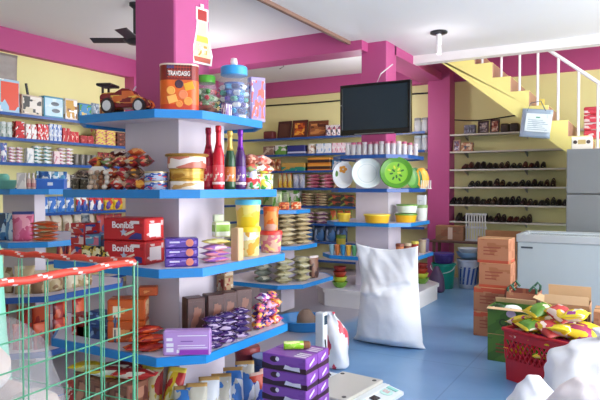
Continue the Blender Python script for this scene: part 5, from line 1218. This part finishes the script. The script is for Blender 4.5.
for i, (xx, c) in enumerate(((-.11, ('#2c5c34', '#e8ece8', '#1c4424')), (.0, ('#d8dcd8', '#2c6c3c', '#e8ece8')))):
    q = pillow('soap_packet', .15, .12, .06, [pr(*c, sc=2.5, th=.5)]); place(q, -.93 + xx, 5.2, .4, .6 * i - .4); tag(q, '%s packet lying in the open green carton' % ('dark green', 'white and green')[i], 'packet')
hb = open_box('carry_carton', .27, .3, .48, pr('#a8694c', '#8c4c3c', '#b8805c', sc=3, th=.62, rough=.7), CARD, 'reddish brown carton with green handles in front of the freezer', (-.94, 5.86, 0), 0, (('l', -60, .05),))
words('Rusk', .09, plain('#6c2c28'), hb, (0, -.1512, .38))
for yy in (-.13, .13):
    MB().tube([(-.12, yy, .46), (-.125, yy, .52), (-.1, yy, .55), (-.06, yy, .5)], .012, plain('#2c5c44', .5), 6).build('handle', hb)
    MB().tube([(.12, yy, .46), (.125, yy, .52), (.1, yy, .55), (.06, yy, .5)], .012, plain('#2c5c44', .5), 6).build('handle', hb)
ob = open_box('open_carton', .36, .3, .44, pr('#b98a62', '#ab7b54', sc=2, th=.7, rough=.75), CARD2, 'open tan carton full of dark packets in front of the freezer', (-.55, 5.72, 0), 0, (('f', -4, .075), ('b', -14, .13), ('l', 70, .1)))
MB().box(-.165, .165, -.1525, -.149, .27, .4, pr('#5c4034', '#8c6c50', '#3c4c2c', '#a8583c', '#c8b090', sc=4, th=.3, rough=.5)).build('printed_panel', ob)
for i in range(3):
    q = pillow('snack_packet', .24, .095, .07, [pr('#6c4434', '#a87c5c', '#4c5c2c', sc=3, th=.5, seed=i)]); place(q, -.66 + .105 * i, 5.72, .37, pi / 2); tag(q, 'dark snack packet in the open tan carton, %s' % nth(i, 3)[2:], 'packet')
closed_box('brown_carton', .34, .3, .42, [pr('#b8805c', '#a06c4c', sc=2, th=.6, rough=.75)], 'plain brown carton at right frame edge, before the freezer', (-.16, 5.6, 0), 0)
tb2 = open_box('flat_carton', .3, .3, .36, pr('#b98a62', '#ab7b54', sc=2, th=.7, rough=.75), CARD2, 'low tan carton with raised flap behind the red basket', (.0, 5.12, 0), -.1, (('l', -35, .15), ('f', 60, .08)))
for i, px in enumerate((590, 600)):
    q = pouch('crisp_packet', .16, .07, .2, [pr('#e8c428', '#f0e0a0', '#d8a020', sc=2.5, th=.5)]); place(q, -.07 + .12 * i, 5.08, .26, -.2); tag(q, 'yellow crisp packet in the low tan carton, %s' % ('left one', 'right one')[i], 'packet')

# ------------------------------------------------------------------ chest freezer and refrigerator
fz = empty('chest_freezer', (-.30, 7.14, 0)); tag(fz, 'long white chest freezer with sliding glass lids, behind the cartons', 'freezer')
FZ = plain('#a3adb0', .3, .02)
MB().box(-.87, .87, -.33, .33, .06, .86, FZ, .012, seg=2).build('body', fz)
b = MB(); G2 = plain('#b4babc', .3, .03, metal=.3)
for q in ((-.88, .88, -.345, -.3), (-.88, .88, .3, .345), (-.88, -.84, -.3, .3), (.84, .88, -.3, .3)): b.box(*q, .86, .945, G2, .006)
b.build('lid_frame', fz)
for k, s in enumerate((-1, 1)):
    g = MB().box(min(0, s * .84), max(0, s * .84), -.3, .3, .915 + .012 * k, .922 + .012 * k, film('#b8ccd0', .45, .05), 0).build('glass_lid', fz)
    b = MB()
    x0, x1 = min(0, s * .84), max(0, s * .84)
    for q in ((x0, x1, -.3, -.27), (x0, x1, .27, .3), (x0, x0 + .03, -.27, .27), (x1 - .03, x1, -.27, .27)): b.box(*q, .912 + .012 * k, .926 + .012 * k, plain('#d4dadc', .3))
    b.build('lid_rim', g)
MB().box(-.84, .84, -.3, .3, .862, .868, plain('#8c9698', .5)).build('inner_tray', fz)
MB().box(-.83, -.71, -.332, -.329, .79, .81, plain('#3c4450', .3)).build('brand_plate', fz)
MB().box(-.86, .86, -.3, .3, .0, .06, plain('#4a4c50', .5)).build('plinth', fz)
fr = empty('refrigerator', (-.42, 7.76, 0)); tag(fr, 'tall grey two door refrigerator behind the freezer, under the stairs', 'refrigerator')
RG = plain('#7d8081', .3, .04, 3, metal=.35)
MB().box(-.33, .33, -.2, .26, .08, 1.90, plain('#6f7273', .35, .03, metal=.2), .01).build('cabinet', fr)
MB().box(-.33, .33, -.265, -.203, .1, 1.375, RG, .012, seg=2).build('lower_door', fr)
MB().box(-.33, .33, -.265, -.203, 1.385, 1.9, RG, .012, seg=2).build('upper_door', fr)
for z0, z1 in ((1.05, 1.33), (1.43, 1.7)): MB().box(.24, .27, -.3, -.264, z0, z1, plain('#b4b6b8', .25, metal=.6), .005).build('handle', fr)
MB().box(-.32, .32, -.19, .25, 0, .08, BLACK).build('plinth', fr)
sb = empty('stabiliser_box', (-.655 + .03, 7.66, 1.902)); tag(sb, 'small white box with two dark dials on top of the refrigerator', 'box'); sb.location.x = -.6
MB().box(-.11, .11, -.05, .05, 0, .15, plain('#e8e2d4', .4), .006).build('case', sb)
for xx in (-.07, .07): MB().lathe([(.022, 0), (.02, .006), (0, .006)], plain('#4a3c34', .4), 14, M=Matrix.Translation((xx, -.05, .085)) @ Matrix.Rotation(pi / 2, 4, 'X')).build('dial', sb)
MB().box(-.04, .04, -.053, -.05, .06, .11, plain('#c8b070', .4)).build('gauge', sb)
# red and white packs on the stairs, far right
for k in range(4):
    q = slab('folded_bundle', .3, .3, .1, [pr('#d84a5c', '#e8d8dc', '#c83a4c', sc=3, th=.4, seed=k)]); i = 7
    xx = -1.945 + RUN * 6.6; place(q, -.45, 8.62, 2.093 - RISE * 0 + .0, 0)
    ti = math.floor((-.45 + .15 + 1.945) / RUN)
    q.location = (-.5, 8.62, ztr(math.floor((-.65 + 1.945) / RUN)) + .101 * k); tag(q, 'red and white folded bundle on the stairs, %s' % lev(k, 4)[2:], 'bundle')
# paper bag hanging on the stair side
x, y, d = onY(535, 8.0)
hg = empty('hanging_bag', (x, 8.035, 2.09)); tag(hg, 'pale blue plastic bag of printed papers hanging on the yellow staircase', 'bag')
o = shell(.38, .36, lambda u, v: max(.002, .03 * (1 - abs(u) ** 4) * min(1, 4 * v + .3) * (1 - v * .5)), plain('#9fb0c0', .35, .05), plain('#9fb0c0', .35, .05), 21, crinkle=.005).build('bag_sheet', hg, smooth=True, loc=(-.015, -.036, 0), rot=(0, .12, 0))
MB().box(-.14, .17, -.075, -.07, .07, .3, pr('#e2ecec', '#d0dce0', sc=4, th=.7, rough=.4), .002).build('paper', hg, rot=(0, .12, 0))
b = MB()
for k in range(6): b.box(-.11, .13 - .03 * (k % 3), -.077, -.0745, .095 + .024 * k, .102 + .024 * k, plain('#9cb0b8', .5))
b.box(-.02, .03, -.077, -.0745, .245, .26, plain('#4c9c7c', .5)); b.build('printed_line', hg, rot=(0, .12, 0))
MB().tube([(-.1, -.05, .34), (-.06, -.035, .44), (.06, -.03, .46), (.12, -.05, .33)], .006, plain('#5c6c74', .4), 6).build('handle', hg)
q = MB().box(-.035, .035, -.012, .012, 0, .1, plain('#ead46a', .5), .004).build('yellow_block'); place(q, onY(541, 8.2)[0], 8.2, ztr(math.floor((onY(541, 8.2)[0] + 1.945) / RUN)), 0); tag(q, 'small yellow block standing on the stair tread behind the hanging bag', 'block')

# ------------------------------------------------------------------ clutter at the foot of the back pier
def bucket(name, x, y, z, r, h, m, label, lid=None, stripes=None, rz=0):
    root = empty(name, (x, y, z), rz); tag(root, label, 'bucket')
    MB().lathe([(r * .76, 0), (r * .8, .008), (r * .97, h * .93), (r * 1.04, h * .94), (r * 1.04, h), (r * .95, h), (r * .78, .014), (0, .014)], m, 28).build('pail', root, angle=40)
    MB().tube([(r * 1.03 * cos(a), -.3 * r + r * 1.05 * sin(a) * -.55, h * .9 + .0 - r * .55 * sin(a) * 1.0) for a in [pi * k / 12 for k in range(13)]], .006, plain('#d8dcdc', .3), 6).build('bail', root)
    if stripes:
        b = MB()
        for k in range(5):
            a = -pi / 2 + (k - 2) * .42; 
            for j in range(4):
                z0, z1 = h * (.15 + .15 * j), h * (.3 + .15 * j); ra = r * (.785 + .2 * z0 / h) + .002; rb2 = r * (.785 + .2 * z1 / h) + .002; a2 = a + .06 * j
                b.add([(ra * cos(a2), ra * sin(a2), z0), (ra * cos(a2 + .2), ra * sin(a2 + .2), z0), (rb2 * cos(a2 + .26), rb2 * sin(a2 + .26), z1), (rb2 * cos(a2 + .06), rb2 * sin(a2 + .06), z1)], [(0, 1, 2, 3)], stripes)
        b.build('printed_stripes', root)
    return root
x, y, d = onD(444, 8.55)
bucket('plastic_bucket', x, y, 0, .17, .36, plain('#1f9c88', .35), 'teal green plastic bucket on the floor beside the rear unit')
q = tub('plastic_basin', .3, .3, .15, [plain('#3c2c74', .35), plain('#4c3c8c', .35)]); place(q, x, y, .362, 0); tag(q, 'dark purple plastic basin stacked on the teal bucket', 'basin')
x, y, d = onD(469, 8.55)
bucket('plastic_bucket', x, y, 0, .165, .42, plain('#c3cad8', .35), 'white bucket with blue stripes on the floor below the white rack', stripes=plain('#3c5ca8', .4))
q = bowl('plastic_basin', .36, .36, .1, [plain('#8fb4d0', .35)]); place(q, x, y, .421, 0); tag(q, 'pale blue plastic basin on top of the striped bucket', 'basin')
q2 = bowl('plastic_basin', .32, .32, .09, [plain('#c8d0d8', .35)]); place(q2, x, y, .49, 0); tag(q2, 'grey white plastic basin nested in the pale blue basin', 'basin')
# table behind carrying a carton and a white rack
x, y, d = onY(452, 9.0)
tbk = empty('side_table', (x + .2, 9.02, 0)); tag(tbk, 'low dark wooden table behind the buckets', 'table')
TW = plain('#5c4038', .5, .1)
MB().box(-.5, .75, -.2, .16, .62, .65, TW, .004).build('tabletop', tbk)
for xx in (-.46, .7):
    for yy in (-.16, .12): MB().box(xx, xx + .04, yy, yy + .04, 0, .62, TW).build('leg', tbk)
closed_box('brown_carton', .42, .22, .22, [pr('#8c6448', '#7c5840', sc=2, th=.6, rough=.75)], 'brown carton with pale tape on the dark table by the pier', (x - .02, 9.02, .65), .05)
MB().box(-.02, .05, -.1125, -.11, .02, .2, plain('#c8b0a0', .5)).build('label_strip', [o for o in COL.objects if o.get('label') == 'brown carton with pale tape on the dark table by the pier'][0])
x2, y2, d2 = onY(476, 8.98)
rk2 = empty('white_rack', (x2, 8.98, .65)); tag(rk2, 'white plastic slatted rack standing on the dark table', 'rack')
PW = plain('#d4d6d2', .35)
for k in range(8): MB().box(-.15 + .04 * k, -.132 + .04 * k, -.012, .0, 0.004, .42, PW, .004).build('slat', rk2)
for z in (.01, .2, .4): MB().box(-.16, .16, 0, .014, z - .01, z + .02, PW, .004).build('cross_bar', rk2)
for xx in (-.15, .13): MB().box(xx, xx + .02, 0.014, .12, 0, .02, PW, .004).build('foot', rk2)
x3, y3, d3 = onY(500, 8.55)
cbx = open_box('open_carton', .5, .36, .7, CARD, CARD, 'large brown open carton behind the orange banded stack', (x3, 8.62, 0), 0, (('f', 60, .16), ('r', 25, .14), ('b', -10, .14)))
x4, y4, d4 = onD(437, 8.2)
q = sack('purple_bag', [(0, .1, .08, 0, .9, 0), (.04, .12, .1, 0, .9, 0), (.2, .11, .09, 0, .95, 0), (.3, .06, .05, 0, 1, 0), (.36, .03, .02, 0, 1, 0)], plain('#5c4668', .5, .2, 8), 'dull purple cloth bag on the floor between rear unit and teal bucket', (x4, y4, 0), 0, nu=20, seed=15, amp=.02, cat='bag')

# ------------------------------------------------------------------ green wire bin in the left foreground
X0, X1, Y0, Y1, ZT = -2.02, -1.22, .42, 1.24, 1.237
wb = empty('wire_bin', (-1.63, .79, 0), radians(5)); tag(wb, 'tall green wire mesh bin with red taped rim in the left foreground', 'bin')
wx, wy = (X1 - X0) / 2, (Y1 - Y0) / 2
WG = plain('#4c9c74', .35, .1, 20); 
rr = random.Random(5)
def wire_panel(name, p0, p1, n, step=1):
    b = MB()
    for i in range(n + 1):
        t = i / n; x, y = lerp(p0[0], p1[0], t), lerp(p0[1], p1[1], t); j = rr.uniform(-.004, .004)
        b.tube([(x, y, .01), (x + j, y + j, ZT * .5), (x - j, y + j, ZT)], .0021 if i not in (0, n) else .0038, WG, 5)
        if i % 3 == 1: b.tube([(lerp(p0[0], p1[0], t + .012), lerp(p0[1], p1[1], t + .012), ZT * .4), (lerp(p0[0], p1[0], t + .02), lerp(p0[1], p1[1], t + .02), ZT)], .0017, WG, 5)
    nz_ = 18
    for k in range(0, nz_ + 1, step):
        z = .02 + (ZT - .02) * k / nz_; b.tube([(p0[0], p0[1], z), (p1[0], p1[1], z)], .0021, WG, 5)
    return b.build(name, wb)
wire_panel('wire_side', (wx, -wy), (wx, wy), 13); wire_panel('wire_side', (wx, wy), (-wx, wy), 7, 6)
wire_panel('wire_side', (-wx, wy), (-wx, -wy), 9, 6); wire_panel('wire_side', (-wx, -wy), (wx, -wy), 13)
b = MB()
for k in range(14):
    t = k / 13; b.tube([(lerp(-wx, wx, t), -wy, .012), (lerp(-wx, wx, t), wy, .012)], .003, WG, 5)
b.build('wire_bottom', wb)
def taped(p0, p1, n=60, r=.0095):
    b = MB(); RT = plain('#e0442e', .4, .06); TWH = plain('#efd8d0', .4)
    P0, P1 = Vector(p0), Vector(p1); L_ = (P1 - P0).length; m = 10; vs = []
    ax = (P1 - P0).normalized(); u = ax.cross(Vector((0, 0, 1))).normalized(); w_ = u.cross(ax)
    for i in range(n + 1):
        c = P0.lerp(P1, i / n) + Vector((0, 0, .0018 * sin(i * .5)))
        for k in range(m):
            a = 2 * pi * k / m; ph = (i / n * L_ / .1 + k / m) % 1
            rad = r * (1 + .12 * (ph < .5)) * (1 + .05 * sin(i * 1.3)); vs.append(c + u * rad * cos(a) + w_ * rad * sin(a))
    for i in range(n):
        for k in range(m):
            ph = ((i + .5) / n * L_ / .1 + (k + .5) / m) % 1
            b.f.append([i * m + k, i * m + (k + 1) % m, (i + 1) * m + (k + 1) % m, (i + 1) * m + k]); b.m.append(b.mi(TWH if ph < .1 else RT))
    b.v = [tuple(v) for v in vs]
    return b.build('taped_rim', wb, smooth=True)
c4 = [(wx, -wy, ZT), (wx, wy, ZT), (-wx, wy, ZT), (-wx, -wy, ZT)]
for i in range(4): taped(c4[i], c4[(i + 1) % 4])
# clear bag of pale rolls inside the bin
bg_ = empty('bread_roll_bag', (-1.58, .80, .03)); tag(bg_, 'clear plastic bag of pale pink bread rolls inside the green wire bin', 'bag')
k = 0
for lv in range(7):
    for i in range(4):
        for j in range(4):
            if lv == 6 and (i in (0,) or j in (3,)): continue
            s = .072; M = Matrix.Translation((-.21 + .14 * i + rr.uniform(-.012, .012), -.25 + .14 * j + rr.uniform(-.012, .012), .08 + .15 * lv)) @ Matrix.Rotation(rr.random() * 6, 4, 'Z') @ Matrix.Rotation(rr.uniform(-.5, .5), 4, 'X')
            if lv >= 4 or i == 3:
                MB().lathe([(0, -s * .8), (s * .6, -s * .75), (s * .95, -s * .2), (s, s * .1), (s * .8, s * .6), (s * .4, s * .85), (0, s * .9)], plain(('#bfb0aa', '#b09c94', '#cabeb8')[k % 3], .6, .08, 14), 14, M=M).build('bread_roll', bg_, smooth=True)
            k += 1
sack('plastic_film', [(0, .27, .33, 0, .5, 0), (.02, .285, .345, 0, .5, 0), (.4, .29, .35, 0, .55, 0), (.84, .285, .345, 0, .6, 0), (.97, .26, .32, 0, .7, 0), (1.05, .19, .25, 0, .8, 0), (1.1, .06, .08, 0, 1, 0)], film('#f0eef2', .8, .1), None, None, 0, nu=36, seed=8, amp=.02, parent=bg_)
# mint green plastic sheet and pale bag at the left edge
x, y, d = onD(-5, 2.3)
sheet = sack('plastic_sheet', [(0, .12, .1, 0, .9, 0), (.3, .11, .09, 0, .9, 0), (.8, .085, .07, 0, 1, 0), (1.15, .06, .05, 0, 1, 0), (1.3, .03, .03, 0, 1, .0), (1.38, .012, .012, 0, 1, 0)], plain('#86d0b4', .4, .05), 'mint green gathered plastic sheet standing beyond the wire bin at left edge', (x - .05, y, 0), 0, nu=24, seed=3, amp=.02, cat='plastic sheet')
# ------------------------------------------------------------------ daylight through the open shop front, camera
w = bpy.data.worlds.new('sky'); SC.world = w; w.use_nodes = True
bg = w.node_tree.nodes['Background']; bg.inputs[0].default_value = lin('#eef1ff'); bg.inputs[1].default_value = 2.2
def area(x, y, z, rx, ry, rz, sx, sy, p, c='#ffffff'):
    l = bpy.data.lights.new('daylight', 'AREA'); l.shape = 'RECTANGLE'; l.size = sx; l.size_y = sy; l.energy = p; l.color = lin(c)[:3]
    o = bpy.data.objects.new('daylight', l); COL.objects.link(o); o.location = (x, y, z); o.rotation_euler = (rx, ry, rz)
area(3.1, 4.6, 1.7, 0, radians(90), 0, 3.0, 5.6, 185)           # the wide shop opening on the right

sn = bpy.data.lights.new('sun', 'SUN'); sn.energy = 14; sn.angle = .02; so = bpy.data.objects.new('sun', sn); COL.objects.link(so)
so.rotation_euler = (0, radians(-15), 0); so.location = (-6, 0, 12)      # from behind the shop: it lights the street, not the room
def bulb(x, y, z, p, r=.06):
    l = bpy.data.lights.new('lamp', 'POINT'); l.energy = p; l.shadow_soft_size = r; l.color = lin('#fdfaff')[:3]
    o = bpy.data.objects.new('lamp', l); COL.objects.link(o); o.location = (x, y, z)
bulb(-5.0, 6.2, 2.6, 20, .15)          # the lamp of the left bay, behind the front pillar
bulb(-3.6, 8.2, 2.6, 17, .1)           # added lamp that brightens the back wall, hidden behind the television
bulb(*onD(438, 6.95)[:2], ZR - .4, 3)
cam = bpy.data.cameras.new('camera'); co = bpy.data.objects.new('camera', cam); COL.objects.link(co)
cam.sensor_width = 36; cam.lens = F / 600 * 36; cam.clip_start = .02
co.location = (0, 0, H); co.rotation_euler = (radians(90) - math.atan((200 - HY) / F), 0, radians(30))
SC.camera = co
SC.view_settings.view_transform = 'Standard'; SC.view_settings.look = 'None'; SC.view_settings.gamma = 1
SC.view_settings.use_curve_mapping = False; SC.view_settings.exposure = .55
SC.cycles.use_denoising = True; SC.cycles.max_bounces = 10; SC.cycles.diffuse_bounces = 6; SC.cycles.transparent_max_bounces = 24
